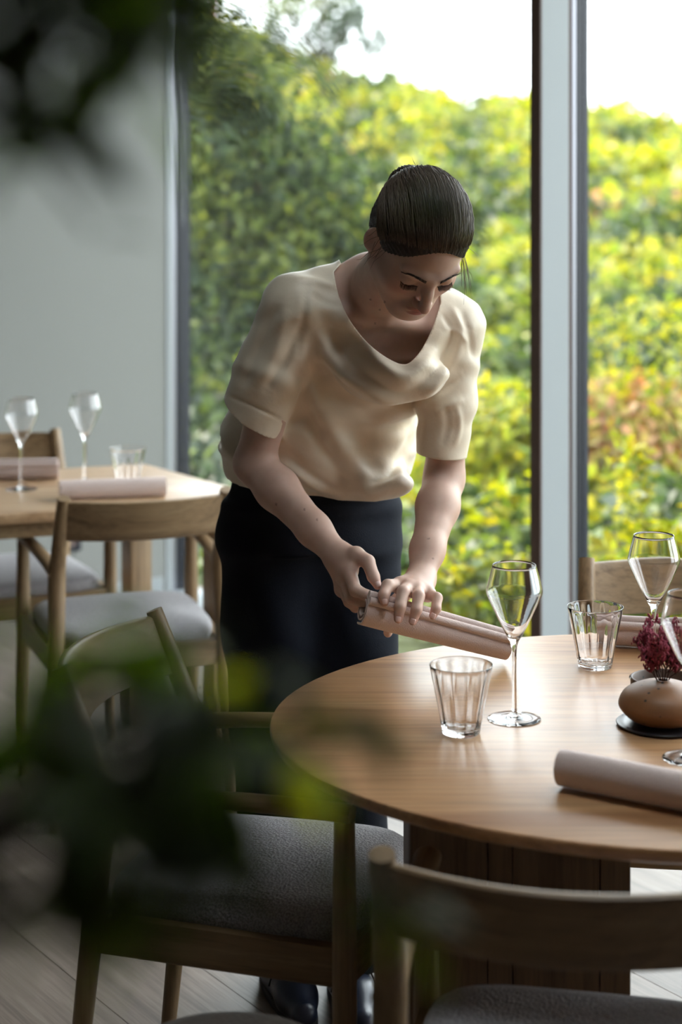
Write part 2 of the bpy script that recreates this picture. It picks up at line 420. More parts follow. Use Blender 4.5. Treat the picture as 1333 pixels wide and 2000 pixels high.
shrub('dry_shrub', 'orange-brown dry flowering shrub seen through the right-hand window pane', 'shrub', 1225, 2.9, .52, .62, 1500, ['dry','dry','yellow'], spikes=9)
shrub('yellow_shrub', 'bright yellow-green shrub just left of the grey window post', 'shrub', 965, 2.2, .40, .62, 1100, ['yellow'])
shrub('leafy_shrub', 'low lime-green leafy plant outside the glass behind the leaning woman\'s forearm', 'shrub', 955, .75, .36, .38, 700, ['yellow','green'])
shrub('spiky_plant', 'upright lime plant with pale flower spikes low behind the right pane', 'plant', 1275, 1.15, .38, .50, 900, ['yellow'], spikes=7)
def tree(name, label, base, trunk_h, blobs, n, kinds, size):
    e = empty(name, base); tag(e, label, 'tree')
    tb = MB().tube([(0,0,-.2), (.03,.02,trunk_h*.5), (0,0,trunk_h)], [.09, .07, .05], 10)
    for (c, r) in blobs: tb.tube([(0,0,trunk_h*.75), Vector(c)*.55+Vector((0,0,trunk_h*.4)), c], [.045, .03, .012], 7)
    tb.build('trunk', M['bark'], e)
    parts = []
    for (c, r) in blobs:
        m_ = int(n*r*r); d = rng.normal(size=(m_,3)); d /= np.linalg.norm(d, axis=1, keepdims=True)
        p = np.array(c)+d*r*rng.uniform(.35, 1.05, (m_,1)); nn = d*.6+rng.normal(size=(m_,3))*.5; nn /= np.linalg.norm(nn, axis=1, keepdims=True)
        parts.append(leaf_cloud(p, nn, rng.uniform(*size, m_), pal(kinds[rng.integers(len(kinds))], m_), .4))
    leaf_object('foliage', parts, e)
    return e
x, y = -.45, 11.2; z = float(hill_z(np.array(x), np.array(y)))
tree('leafy_tree', 'dark green bushy tree on the slope behind the left window edge', (x, y, z), .7,
     [((-.50,.2,1.95),.60), ((-.05,0,1.62),.52), ((.30,.1,1.30),.46), ((-.60,-.1,1.25),.62), ((-.55,.1,2.45),.45), ((.62,.1,1.0),.36), ((.85,.1,.72),.28), ((.1,-.1,.95),.5), ((-.35,-.2,.65),.5)], 5200, ['dark','dark','dark','green'], (.06,.12))
x, y = -.35, 33; z = float(hill_z(np.array(x), np.array(y)))
tree('crest_tree', 'tall pale tree standing against the sky on the hill crest', (x, y, z), .5,
     [((.0,0,1.9),.62), ((.55,0,1.35),.5), ((-.65,0,1.6),.6), ((.1,.3,1.0),.7), ((.95,0,.85),.36), ((-.9,0,.8),.6)], 1500, ['grey','green','grey'], (.10,.2))

# ------------------------------------------------------------------ chairs
def lerp_path(pts, n):
    pts = [Vector(p) for p in pts]; out = []
    m_ = len(pts)-1
    for i in range(n):
        t_ = i/(n-1)*m_; k = min(int(t_), m_-1); f = t_-k
        p0 = pts[max(k-1,0)]; p1 = pts[k]; p2 = pts[k+1]; p3 = pts[min(k+2,m_)]
        out.append(.5*((2*p1)+(p2-p0)*f+(2*p0-5*p1+4*p2-p3)*f*f+(3*p1-p0-3*p2+p3)*f**3))
    return out
def lerp1(v_, n): return [x.x for x in lerp_path([(a,0,0) for a in v_], n)]
TOPZ = .82
def make_chair():
    r = empty('dining_armchair')
    for s in (-1, 1):
        pts = [(s*.222,-.275,0), (s*.214,-.235,.38), (s*.21,-.215,.60), (s*.208,-.232,.67), (s*.205,-.292,TOPZ)]
        MB().tube(lerp_path(pts, 22), lerp1([.0145,.020,.0225,.0205,.0165], 22), 16, (1.0,.9)).build('leg', M['oak_z'], r, auto=50)
        pts = [(s*.232,.200,0), (s*.232,.197,.36), (s*.232,.197,.625)]
        MB().tube(lerp_path(pts, 14), lerp1([.0135,.0195,.0165], 14), 16).build('leg', M['oak_z'], r, auto=50)
        pts = [(s*.21,-.225,.618), (s*.216,-.13,.628), (s*.224,.05,.636), (s*.232,.210,.636)]
        MB().tube(lerp_path(pts, 16), lerp1([.019,.0165,.0165,.0175], 16), 14, (.82,1.15), up=(0,0,1)).build('armrest', M['oak_y'], r, auto=50)
    # curved backrest
    n = 25; V = []; F = []
    def prof(x, z):
        f = (z-.67)/(TOPZ-.67); yb = -.232-.060*f
        return yb-.058*(1-(x/.205)**2)
    zs = [.708, .711, .733, .763, .793, .808, .811]; th = .0085
    nz = len(zs)
    for side in (1, -1):
        for i in range(n):
            x = -.203+.406*i/(n-1)
            for kz, z in enumerate(zs):
                e = .45 if kz in (0, nz-1) else 1
                V.append((x, prof(x, z)+side*th*e, z))
    o = n*nz
    for i in range(n-1):
        for k in range(nz-1):
            a = i*nz+k; F.append((a, a+1, a+nz+1, a+nz)); F.append((o+a, o+a+nz, o+a+nz+1, o+a+1))
        F.append((i*nz, (i+1)*nz, o+(i+1)*nz, o+i*nz)); F.append((i*nz+nz-1, o+i*nz+nz-1, o+(i+1)*nz+nz-1, (i+1)*nz+nz-1))
    for i in (0, n-1):
        for k in range(nz-1): F.append((i*nz+k, i*nz+k+1, o+i*nz+k+1, o+i*nz+k))
    MB().add(V, F).build('backrest', M['oak_x'], r, auto=50)
    # seat frame rails, front and back slightly bowed
    def bar(p, q, h=.062, tk=.022, bow=0):
        p = Vector(p); q = Vector(q); d = (q-p).normalized(); nr = Vector((-d.y, d.x, 0)); V = []; F = []; m_ = 9
        for i in range(m_):
            t_ = i/(m_-1); c = p.lerp(q, t_)+nr*bow*(1-(2*t_-1)**2)
            dz = -.010*(1-(2*t_-1)**2)*0
            for (a, z) in ((-tk/2,-h/2+.003), (-tk/2+.003,-h/2), (tk/2-.003,-h/2), (tk/2,-h/2+.003), (tk/2,h/2+dz), (-tk/2,h/2+dz)):
                V.append(c+nr*a+Vector((0,0,z)))
        for i in range(m_-1):
            for k in range(6): F.append((i*6+k, i*6+(k+1)%6, (i+1)*6+(k+1)%6, (i+1)*6+k))
        F.append(tuple(range(6))); F.append(tuple((m_-1)*6+k for k in reversed(range(6))))
        return MB().add(V, F)
    bar((-.228,.197,.398), (.228,.197,.398), bow=.018).build('seat_rail', M['oak_x'], r, auto=40)
    bar((-.21,-.226,.398), (.21,-.226,.398), bow=-.012).build('seat_rail', M['oak_x'], r, auto=40)
    for s in (-1, 1): bar((s*.212,-.22,.398), (s*.230,.195,.398)).build('seat_rail', M['oak_y'], r, auto=40)
    # upholstered seat: rounded trapezoid dome
    V = []; F = []; na = 44
    def outline(a):
        c, s = math.cos(a), math.sin(a); e = .42
        x = math.copysign(abs(c)**e, c); y = math.copysign(abs(s)**e, s)
        return x*(.216+.010*y), y*.225-.010
    rings = [(.965,.420), (.99,.432), (1.0,.444), (.985,.456), (.94,.464), (.80,.470), (.55,.474), (.28,.4755)]
    for (f, z) in rings:
        for k in range(na):
            x, y = outline(2*PI*k/na); V.append((x*f, y*f, z))
    for i in range(len(rings)-1):
        for k in range(na): F.append((i*na+k, i*na+(k+1)%na, (i+1)*na+(k+1)%na, (i+1)*na+k))
    V.append((0,0,.476)); c_ = len(V)-1; l = (len(rings)-1)*na
    for k in range(na): F.append((l+k, l+(k+1)%na, c_))
    F.append(tuple(reversed(range(na))))
    MB().add(V, F).build('seat', M['seat'], r)
    return r
CH = make_chair()
def put_chair(first, center, deg, label):
    o = CH if first else copy_tree(CH)
    o.location = (center[0], center[1], 0); o.rotation_euler = (0, 0, math.radians(deg))
    tag(o, label, 'chair', 'oak armchairs with grey seats'); return o
# deg = heading: 0 faces away from the photographer (+y)
put_chair(True, (-.12, 3.205), -106, 'oak armchair at the left end of the oval table, grey seat, half hidden by leaves')
put_chair(False, (-.575, 4.985), 18, 'oak armchair seen from behind, tucked up to the pale table\'s near side')
put_chair(False, (-.953, 5.50), 204, 'oak armchair on the far side of the pale table, against the grey wall')
put_chair(False, (.31, 2.495), -12, 'dark silhouetted oak armchair with its back to us, in front of the oval table')
put_chair(False, (.695, 3.63), 176, 'oak armchair facing us behind the oval table, beside the window post')
# low stool at the lower edge
st = empty('low_stool', (-.15, 2.50, 0), .3); tag(st, 'low round stool with brown-grey wool seat, mostly below the picture edge', 'stool')
MB().lathe([(0,.42), (.13,.42), (.142,.432), (.145,.447), (.138,.460), (.11,.468), (0,.472)], 40).build('seat', M['stool'], st)
MB().lathe([(0,.385), (.132,.385), (.135,.39), (.135,.418), (.13,.42), (0,.42)], 40).build('seat_rim', M['oak_x'], st, auto=40)
for k in range(4):
    a = PI/4+k*PI/2
    MB().tube([(math.cos(a)*.13, math.sin(a)*.13, 0), (math.cos(a)*.105, math.sin(a)*.105, .39)], [.013,.019], 12).build('leg', M['oak_z'], st, auto=50)

# ------------------------------------------------------------------ oval table
TZ = .74
tb = empty('oval_table', (.55, 3.055, 0)); tag(tb, 'large oval oiled-oak table on board pedestals in the foreground', 'table')
out = [(.665*math.cos(2*PI*k/96), .580*math.sin(2*PI*k/96)) for k in range(96)]
mbt = MB(); n = 96
def ell(f, z): return [(x*f, y*f, z) for x, y in out]
R = [ell(.90,.712), ell(.97,.715), ell(.992,.722), ell(.9985,.730), ell(1,.735), ell(.9975,.7390), ell(.993,TZ)]
Vv = [v_ for r_ in R for v_ in r_]; Ff = [(i*n+k, i*n+(k+1)%n, (i+1)*n+(k+1)%n, (i+1)*n+k) for i in range(len(R)-1) for k in range(n)]
Ff.append(tuple(reversed(range(n)))); Ff.append(tuple((len(R)-1)*n+k for k in range(n)))
mbt.add(Vv, Ff).build('tabletop', M['table'], tb, auto=35)
for s in (-1, 1):
    pd = MB().box((s*.275-.155, -.13, .0), (s*.275+.155, .13, .70), .002).build('pedestal', M['table_edge'], tb, smooth=False)
    xs = [-.170, -.050, -.012, .122, .170]
    for yy in (-1, 1):
        for a, b_ in zip(xs[:-1], xs[1:]):
            MB().box((s*.275+a+.0008, yy*.141-.011, .0), (s*.275+b_-.0008, yy*.141+.011, .711), .0015).build('board', M['table_edge'], pd, smooth=False)
    for xx in (-1, 1):
        for a, b_ in ((-.129,-.045), (-.045,.04), (.04,.129)):
            MB().box((s*.275+xx*.1625-.0075, a+.0008, .0), (s*.275+xx*.1625+.0075, b_-.0008, .711), .0015).build('board', M['table_edge'], pd, smooth=False)

# ------------------------------------------------------------------ far table
FA = [Vector((-.59, 5.687)), Vector((-.201, 5.13)), Vector((-1.50, 4.612)), Vector((-1.80, 5.24))]
def rounded(poly, r, m_=6):
    out = []; n = len(poly)
    for i in range(n):
        p = poly[i]; a = (poly[i-1]-p).normalized(); b_ = (poly[(i+1)%n]-p).normalized()
        q0 = p+a*r; q1 = p+b_*r
        for k in range(m_+1):
            t_ = k/m_; out.append(tuple((1-t_)**2*q0+2*t_*(1-t_)*p+t_**2*q1))
    return out
ft = empty('dining_table', (-1.0, 5.2, 0)); tag(ft, 'pale oak dining table with square legs along the grey wall', 'table')
ctr = Vector((-1.0, 5.2))
MB().prism(rounded([p-ctr for p in FA], .035), .712, TZ, .004).build('tabletop', M['far_table'], ft, auto=40)
MB().prism(rounded([(p-ctr)*.9 for p in FA], .03), .668, .712, .003).build('apron', M['oak_x'], ft, auto=40)
for (x, y) in ((-.600, 5.555), (-.33, 5.13), (-1.42, 4.74), (-1.66, 5.19)):
    MB().box((-.034,-.034,0), (.034,.034,.668), .006, Matrix.Translation((x-ctr.x, y-ctr.y, 0)) @ Matrix.Rotation(math.radians(33), 4, 'Z')).build('leg', M['oak_z'], ft, auto=40)

# ------------------------------------------------------------------ glassware
def smooth_prof(pts, m_=4):
    q = lerp_path([(a, b_, 0) for a, b_ in pts], (len(pts)-1)*m_+1); return [(max(p.x, 0), p.y) for p in q]
def make_wine():
    outer = [(.0,.0030), (.012,.0028), (.030,.0016), (.042,.0), (.0433,.0006), (.0428,.0015)] + smooth_prof([(.0428,.0015), (.022,.0036), (.0075,.0075), (.0044,.018), (.0036,.06), (.0038,.105), (.0058,.122), (.0105,.1315)]) + \
            smooth_prof([(.0115,.133), (.0205,.150), (.0335,.177), (.0440,.200), (.0457,.2065), (.0452,.2120), (.0405,.2310), (.0352,.2497)])
    inner = [(.0349,.2502), (.0345,.2497)] + smooth_prof([(.0345,.2497), (.0397,.2308), (.0443,.2120), (.0448,.2067), (.0431,.2003), (.0325,.1775), (.0195,.1508), (.0105,.1365), (.004,.1325)]) + [(0,.1320)]
    return MB().lathe(outer+inner, 64)
def make_tumbler():
    outer = [(0,0,0), (.027,0,0), (.0298,.0012,0), (.0308,.006,.003), (.0340,.026,.004), (.0420,.066,.004), (.0488,.100,.002), (.0502,.1075,0), (.0502,.1085,0)]
    inner = [(.0497,.1087,0), (.0493,.1078,0), (.0479,.100,.010), (.0410,.066,.026), (.0330,.026,.026), (.0297,.012,.012), (.027,.0085,.0), (0,.0075,0)]
    return MB().lathe(outer+inner, 96, rib=12)
wg = make_wine().build('wine_glass', M['glass']); WG = wg
def put_glass(first, src, x, y, label, grp, cat, rz=0):
    o = src if first else src.copy()
    if not first: link(o)
    o.location = (x, y, TZ+.0003); o.rotation_euler = (0,0,rz); tag(o, label, cat, grp); return o
G1 = 'empty wine glasses'
put_glass(True, WG, .281, 3.07, 'angular wine glass between the held napkin roll and near tumbler', G1, 'glass')
put_glass(False, WG, .548, 3.315, 'wine glass in front of the chair back beside the window post', G1, 'glass')
put_glass(False, WG, .530, 2.865, 'wine glass cut off by the picture edge in front of the brown vase', G1, 'glass')
put_glass(False, WG, -.885, 5.24, 'blurred wine glass on the pale table, in front of the chair back', G1, 'glass')
put_glass(False, WG, -.725, 5.36, 'blurred wine glass on the pale table, standing behind the nearer napkin roll', G1, 'glass')
TG = make_tumbler().build('tumbler', M['glass'])
G2 = 'ribbed water tumblers'
put_glass(True, TG, .19, 2.995, 'ribbed tumbler nearest us, left of the wine glass stem', G2, 'tumbler', .2)
put_glass(False, TG, .455, 3.388, 'ribbed tumbler at the far rim of the oval table below the window post', G2, 'tumbler', .5)
put_glass(False, TG, -.594, 5.27, 'blurred tumbler on the pale dining table', G2, 'tumbler')

# ------------------------------------------------------------------ napkin rolls: a wound sheet, outer flap folded back into two slim welts
def make_roll(name, L, r, taper=0.0, sag=0.0, welt=True, label=None):
    # cross-section in (y,z): open spiral with thickness
    pts = []
    turns = 2.2; n = 64
    for i in range(n+1):
        t_ = i/n; a = -PI/2 - turns*2*PI*(1-t_) + .55*PI*2*0
        rr = r*(.42+.555*t_)
        pts.append((rr*math.cos(a), rr*math.sin(a)))
    th = .0026
    V = []; F = []; m_ = len(pts); nx = 14
    for ix in range(nx+1):
        x = -L/2+L*ix/nx; f = 1+taper*(.5-ix/nx)
        end = 1-.03*(abs(2*ix/nx-1)**6)
        for side in (0, 1):
            for i, (a, b_) in enumerate(pts):
                l = math.hypot(a, b_); k = (l+(th/2 if side else -th/2))/l*f*end
                V.append((x, a*k, b_*k*(1-.06)))
    R_ = 2*m_
    for ix in range(nx):
        for i in range(m_-1):
            A = ix*R_+i; F.append((A, A+1, A+R_+1, A+R_)); A += m_; F.append((A, A+R_, A+R_+1, A+1))
        for i in (0, m_-1):
            A = ix*R_+i; F.append((A, A+R_, A+R_+m_, A+m_))
    for ix in (0, nx):
        for i in range(m_-1):
            A = ix*R_+i; F.append((A, A+1, A+m_+1, A+m_))
    root = empty(name)
    MB().add(V, F).build('cloth', M['napkin'], root, auto=70)
    if welt:
        for k, (an, wr) in enumerate(((100, .0072), (128, .0072))):
            p = [(x, r*f*1.0*math.cos(math.radians(an)), r*f*.985*math.sin(math.radians(an))) for x, f in ((-L/2*.995, 1+taper*.5), (0, 1), (L/2*.995, 1-taper*.5))]
            MB().tube(lerp_path(p, 10), wr, 14).build('folded_welt', M['napkin'], root, auto=60)
    return root
def place_roll(o, a, b_, roll=0, center=None):
    a = Vector(a); b_ = Vector(b_); d = (b_-a).normalized()
    y = Vector((0,0,1)).cross(d).normalized(); z = d.cross(y)
    Mx = Matrix((d, y, z)).transposed().to_4x4(); Mx.translation = (a+b_)/2
    o.matrix_world = Mx @ Matrix.Rotation(roll, 4, 'X')
GN = 'rolled blush napkins'
r1 = make_roll('napkin_roll', .285, .0285, taper=.18)
place_roll(r1, P(712, 1189, 3.355), P(989, 1262, 3.42), math.radians(12)); tag(r1, 'blush cloth napkin roll held tilted under the woman\'s hands', 'napkin', GN)
r2 = make_roll('napkin_roll', .285, .0315, welt=False)
place_roll(r2, (.318, 2.735, TZ+.0305), (.318+.24, 2.735-.155, TZ+.0305), 2.0); tag(r2, 'smooth napkin roll lying on the near right side of the oval table', 'napkin', GN)
r3 = make_roll('napkin_roll', .285, .029)
place_roll(r3, (.487, 3.545, TZ+.0285), (.487+.27, 3.545-.075, TZ+.0285), .3); tag(r3, 'napkin roll behind the far tumbler of the oval table', 'napkin', GN)
r4 = copy_tree(r3); place_roll(r4, (-1.09, 5.395, TZ+.0285), (-.81, 5.42, TZ+.0285), .35); tag(r4, 'blurred napkin roll on the pale table in front of the far chair', 'napkin', GN)
r5 = make_roll('napkin_roll', .285, .030, welt=False); place_roll(r5, (-.752, 5.075, TZ+.029), (-.478, 5.13, TZ+.029), 2.0); tag(r5, 'blurred napkin roll at the near edge of the pale table, above the chair back', 'napkin', GN)

# ------------------------------------------------------------------ vase, plate, bowl, dried flowers
def ceramic(name, c, dark, rough=.4, topc=None):
    m, nt, b = mat(name)
    tc = N(nt, 'ShaderNodeTexCoord'); vo = N(nt, 'ShaderNodeTexVoronoi', inp={'Scale': 55.0}); no = N(nt, 'ShaderNodeTexNoise', inp={'Scale': 14.0, 'Detail': 4.0})
    nt.links.new(tc.outputs['Object'], vo.inputs['Vector']); nt.links.new(tc.outputs['Object'], no.inputs['Vector'])
    base = ramp(nt, no.outputs[0], [(.3, tuple(x*.75 for x in c)), (.7, c)])
    spot = ramp(nt, vo.outputs['Distance'], [(.10, (0,0,0)), (.16, (1,1,1))])
    mx = N(nt, 'ShaderNodeMix', data_type='RGBA'); nt.links.new(spot, mx.inputs[0]); mx.inputs[6].default_value = (*dark, 1); nt.links.new(base, mx.inputs[7])
    nt.links.new(mx.outputs[2], b.inputs['Base Color']); b.inputs['Roughness'].default_value = rough
    return m
M['vase'] = ceramic('speckled_stoneware', (.26,.115,.045), (.03,.02,.014), .5)
M['bowl'] = ceramic('brown_stoneware', (.10,.055,.035), (.03,.02,.015), .5)
M['plate'] = simple('dark_slate', (.018,.018,.022), .3, .5)
vx, vy = .516, 3.035
tag(MB().lathe([(0,0), (.060,0), (.0735,.0025), (.0745,.0045), (.073,.0055), (.06,.0048), (0,.0045)], 64).build('round_coaster', M['plate'], loc=(vx, vy, TZ+.0003)), 'thin dark round plate under the brown pebble vase', 'plate')
vp = smooth_prof([(.030,.0), (.052,.006), (.0685,.022), (.0700,.034), (.0600,.050), (.036,.0615), (.0145,.0655), (.0105,.0675)], 4)
tag(MB().lathe([(0,0)]+vp+[(.0085,.0680), (.0070,.066), (.0070,.05), (0,.05)], 64).build('pebble_vase', M['vase'], loc=(vx, vy, TZ+.0055)), 'squat pebble-shaped brown speckled stoneware vase on a dark plate', 'vase')
bx, by = .541, 3.172
tag(MB().lathe([(0,0), (.050,0), (.0535,.002), (.0552,.010), (.0555,.0380), (.0552,.0400), (.0530,.0405), (.0515,.0390), (.0508,.010), (.046,.006), (0,.005)], 64).build('small_bowl', M['bowl'], loc=(bx, by, TZ+.0003)), 'small dark brown straight-sided bowl behind the pebble vase', 'bowl')
fl = empty('dried_flower', (vx, vy, TZ+.0055+.052)); tag(fl, 'dried burgundy flower sprig standing in the brown vase', 'flower')
M['stemred'] = simple('flower_stem', (.07,.025,.02), .8); M['bud'] = simple('burgundy_bud', (.30,.05,.085), .75, .3)
sm = MB(); bd = MB(); rf = random.Random(3)
def bud(c):
    c = c+Vector((rf.gauss(0,.0022), rf.gauss(0,.0022), rf.gauss(.0005,.0022))); r_ = rf.uniform(.0013,.0023); a = Vector((rf.gauss(0,.5), rf.gauss(0,.5), 1)).normalized()
    bd.tube([c-a*r_*1.8, c, c+a*r_*1.8], [r_*.45, r_, r_*.4], 5)
def sprig(p, d, L, lvl):
    q = p+d*L; m_ = p.lerp(q,.5)+Vector((rf.uniform(-1,1),rf.uniform(-1,1),0))*L*.06
    sm.tube([p, m_, q], [(.0012,.0009,.0006)[lvl], (.001,.0007,.0005)[lvl], .0005], 5)
    if lvl == 2:
        for k in range(5): bud(p.lerp(q, .35+.16*k))
        return
    for k in range(7 if lvl == 0 else 5):
        nd = (d+Vector((rf.uniform(-.9,.9), rf.uniform(-.9,.9), rf.uniform(-.1,.6)))).normalized()
        sprig(p.lerp(q, rf.uniform(.28,1)), nd, (.026 if lvl == 0 else .013)*rf.uniform(.7,1.25), lvl+1)
for (dx, dy, L) in ((-.42,.05,.088), (-.75,-.15,.066), (-.12,.25,.096), (.12,-.2,.090), (.50,.1,.080), (.85,.0,.066), (-.25,-.5,.076), (.3,.5,.084), (-.62,.35,.074)):
    sprig(Vector((0,0,.0)), Vector((dx*.72,dy*.72,1)).normalized(), L, 0)
sm.build('stem', M['stemred'], fl); tag(bd.build('bud_cluster', M['bud'], fl), kind='stuff')

# ------------------------------------------------------------------ signed-distance sculpting: smooth unions on a grid, then surface nets
class Field:
    def __init__(s, lo, hi, h):
        s.lo = np.array(lo, np.float32); s.h = h
        s.n = np.ceil((np.array(hi)-s.lo)/h).astype(int)+1
        s.d = np.full(s.n, 1.0, np.float32)
    def block(s, lo, hi):
        a = np.clip(np.floor((np.array(lo)-s.lo)/s.h).astype(int), 0, s.n); b = np.clip(np.ceil((np.array(hi)-s.lo)/s.h).astype(int)+1, 0, s.n)
        if (b <= a).any(): return None, None
        g = [s.lo[i]+s.h*np.arange(a[i], b[i], dtype=np.float32) for i in range(3)]
        return tuple(slice(a[i], b[i]) for i in range(3)), (g[0][:,None,None], g[1][None,:,None], g[2][None,None,:])
    def mix(s, sl, d, k, sub=False):
        o = s.d[sl]
        if sub: d = -d; hh = np.maximum(k-np.abs(o-d), 0)/k; s.d[sl] = np.maximum(o, d)+hh*hh*k*.25
        else: hh = np.maximum(k-np.abs(o-d), 0)/k; s.d[sl] = np.minimum(o, d)-hh*hh*k*.25
    def cone(s, a, b, ra, rb, k=.01, sub=False):
        a = np.array(a, np.float32); b = np.array(b, np.float32); m = max(ra, rb)+k+3*s.h
        sl, g = s.block(np.minimum(a,b)-m, np.maximum(a,b)+m)
        if sl is None: return s
        ab = b-a; L2 = float(ab@ab)+1e-12
        t = np.clip(((g[0]-a[0])*ab[0]+(g[1]-a[1])*ab[1]+(g[2]-a[2])*ab[2])/L2, 0, 1)
        d = np.sqrt((g[0]-a[0]-t*ab[0])**2+(g[1]-a[1]-t*ab[1])**2+(g[2]-a[2]-t*ab[2])**2)-(ra+t*(rb-ra))
        s.mix(sl, d, k, sub); return s
    def cut_cone(s, a, b, ra, rb, k, pt, ax):
        t = Field(s.lo, s.lo+s.h*(s.n-1), s.h); t.d = t.d[:s.n[0],:s.n[1],:s.n[2]]
        m = a+(b-a)*.45; t.cone(a, m, ra, (ra+rb)/2+.003, .004).cone(m, b, (ra+rb)/2+.003, rb, .02)
        sl, g = t.block(np.array(pt)-.3, np.array(pt)+.3)
        t.d[sl] = np.maximum(t.d[sl], (g[0]-pt[0])*ax[0]+(g[1]-pt[1])*ax[1]+(g[2]-pt[2])*ax[2])
        s.mix(tuple(slice(0, n) for n in t.d.shape), t.d, k); return s
    def chain(s, pts, rad, k=.006):
        for i in range(len(pts)-1): s.cone(pts[i], pts[i+1], rad[i], rad[i+1], k)
        return s
    def ell(s, c, r, k=.01, R=None, sub=False):
        c = np.array(c, np.float32); r = np.array(r, np.float32); m = r.max()+k+3*s.h
        sl, g = s.block(c-m, c+m)
        if sl is None: return s
        x, y, z = g[0]-c[0], g[1]-c[1], g[2]-c[2]
        if R is not None:
            R = np.array(R, np.float32); x, y, z = (R[0,i]*x+R[1,i]*y+R[2,i]*z for i in range(3))
        q0 = np.sqrt((x/r[0])**2+(y/r[1])**2+(z/r[2])**2); q1 = np.sqrt((x/r[0]**2)**2+(y/r[1]**2)**2+(z/r[2]**2)**2)+1e-9
        s.mix(sl, q0*(q0-1)/q1, k, sub); return s
    def loft(s, secs, k=.03, pw=2.0):
        """secs: (centre, lateral axis, half width, half depth)"""
        for (A, La, aa, ba), (B, Lb, ab_, bb) in zip(secs[:-1], secs[1:]):
            A = np.array(A, np.float32); B = np.array(B, np.float32); La = np.array(La, np.float32); Lb = np.array(Lb, np.float32)
            m = max(aa, ab_, ba, bb)+k+.03; sl, g = s.block(np.minimum(A,B)-m, np.maximum(A,B)+m)
            if sl is None: continue
            ax = B-A; L = np.linalg.norm(ax); ax /= L
            w_ = (g[0]-A[0])*ax[0]+(g[1]-A[1])*ax[1]+(g[2]-A[2])*ax[2]; t = np.clip(w_/L, 0, 1)
            q = [g[i]-A[i]-t*L*ax[i] for i in range(3)]
            l = [La[i]+t*(Lb[i]-La[i]) for i in range(3)]; dl = l[0]*ax[0]+l[1]*ax[1]+l[2]*ax[2]
            l = [l[i]-dl*ax[i] for i in range(3)]; nl = np.sqrt(l[0]**2+l[1]**2+l[2]**2); l = [x/nl for x in l]
            f = [ax[1]*l[2]-ax[2]*l[1], ax[2]*l[0]-ax[0]*l[2], ax[0]*l[1]-ax[1]*l[0]]
            a_ = aa+t*(ab_-aa); b_ = ba+t*(bb-ba)
            u = (q[0]*l[0]+q[1]*l[1]+q[2]*l[2])/a_; v = (q[0]*f[0]+q[1]*f[1]+q[2]*f[2])/b_
            de = ((np.abs(u)**pw+np.abs(v)**pw)**(1/pw)-1)*np.minimum(a_, b_); ex = np.abs(w_-t*L)
            s.mix(sl, np.where(ex > 1e-5, np.hypot(np.maximum(de, 0), ex), de), k)
        return s
    def mesh(s):
        d = s.d; neg = d < 0; nx, ny, nz = d.shape
        cnt = np.zeros((nx-1, ny-1, nz-1), np.int8)
        offs = [(i,j,k) for i in (0,1) for j in (0,1) for k in (0,1)]
        for i,j,k in offs: cnt += neg[i:nx-1+i, j:ny-1+j, k:nz-1+k]
        I = np.argwhere((cnt > 0) & (cnt < 8)); idm = np.full(cnt.shape, -1, np.int32); idm[I[:,0],I[:,1],I[:,2]] = np.arange(len(I))
        val = {o: d[I[:,0]+o[0], I[:,1]+o[1], I[:,2]+o[2]] for o in offs}
        acc = np.zeros((len(I),3)); c = np.zeros(len(I))
        for o in offs:
            for ax in range(3):
                if o[ax]: continue
                p = list(o); p[ax] = 1; p = tuple(p); a, b = val[o], val[p]; m = (a < 0) != (b < 0)
                t = np.where(m, a/np.where(m, a-b, 1), 0); q = np.tile(np.array(o, float), (len(I),1)); q[:,ax] += t
                acc[m] += q[m]; c[m] += 1
        V = s.lo+s.h*(I+acc/c[:,None]); F = []
        for ax in range(3):
            A = [slice(0,nx), slice(0,ny), slice(0,nz)]; B = list(A); A[ax] = slice(0, d.shape[ax]-1); B[ax] = slice(1, d.shape[ax])
            n0 = neg[tuple(A)]; n1 = neg[tuple(B)]; E_ = np.argwhere(n0 != n1); o1, o2 = [(1,2),(2,0),(0,1)][ax]
            E_ = E_[(E_[:,o1] > 0) & (E_[:,o2] > 0) & (E_[:,o1] < d.shape[o1]-1) & (E_[:,o2] < d.shape[o2]-1)]
            q = []
            for (a, b) in ((-1,-1),(0,-1),(0,0),(-1,0)):
                e = E_.copy(); e[:,o1] += a; e[:,o2] += b; q.append(idm[e[:,0],e[:,1],e[:,2]])
            q = np.stack(q, 1); fl_ = ~n0[E_[:,0],E_[:,1],E_[:,2]]; q[fl_] = q[fl_][:,::-1]; F.append(q)
        F = np.concatenate(F); return V, F[(F >= 0).all(1)]
def relax(V, F, it=3, lam=.5):
    n = len(V); E_ = np.concatenate([F[:,[i,(i+1)%F.shape[1]]] for i in range(F.shape[1])]); E_ = np.concatenate([E_, E_[:,::-1]])
    deg = np.bincount(E_[:,0], minlength=n)[:,None].clip(1)
    for _ in range(it):
        for l in (lam, -lam*1.04):
            S_ = np.stack([np.bincount(E_[:,0], V[E_[:,1],i], n) for i in range(3)], 1)/deg; V = V+l*(S_-V)
    return V
def vnormals(V, F):
    a = V[F[:,2]]-V[F[:,0]]; b = V[F[:,3 if F.shape[1] == 4 else 1]]-V[F[:,1 if F.shape[1] == 4 else 0]]
    fn = np.cross(a, b) if F.shape[1] == 4 else np.cross(V[F[:,1]]-V[F[:,0]], V[F[:,2]]-V[F[:,0]])
    nn = np.zeros_like(V)
    for i in range(F.shape[1]):
        for k in range(3): nn[:,k] += np.bincount(F[:,i], fn[:,k], len(V))
    return nn/(np.linalg.norm(nn, axis=1, keepdims=True)+1e-12)
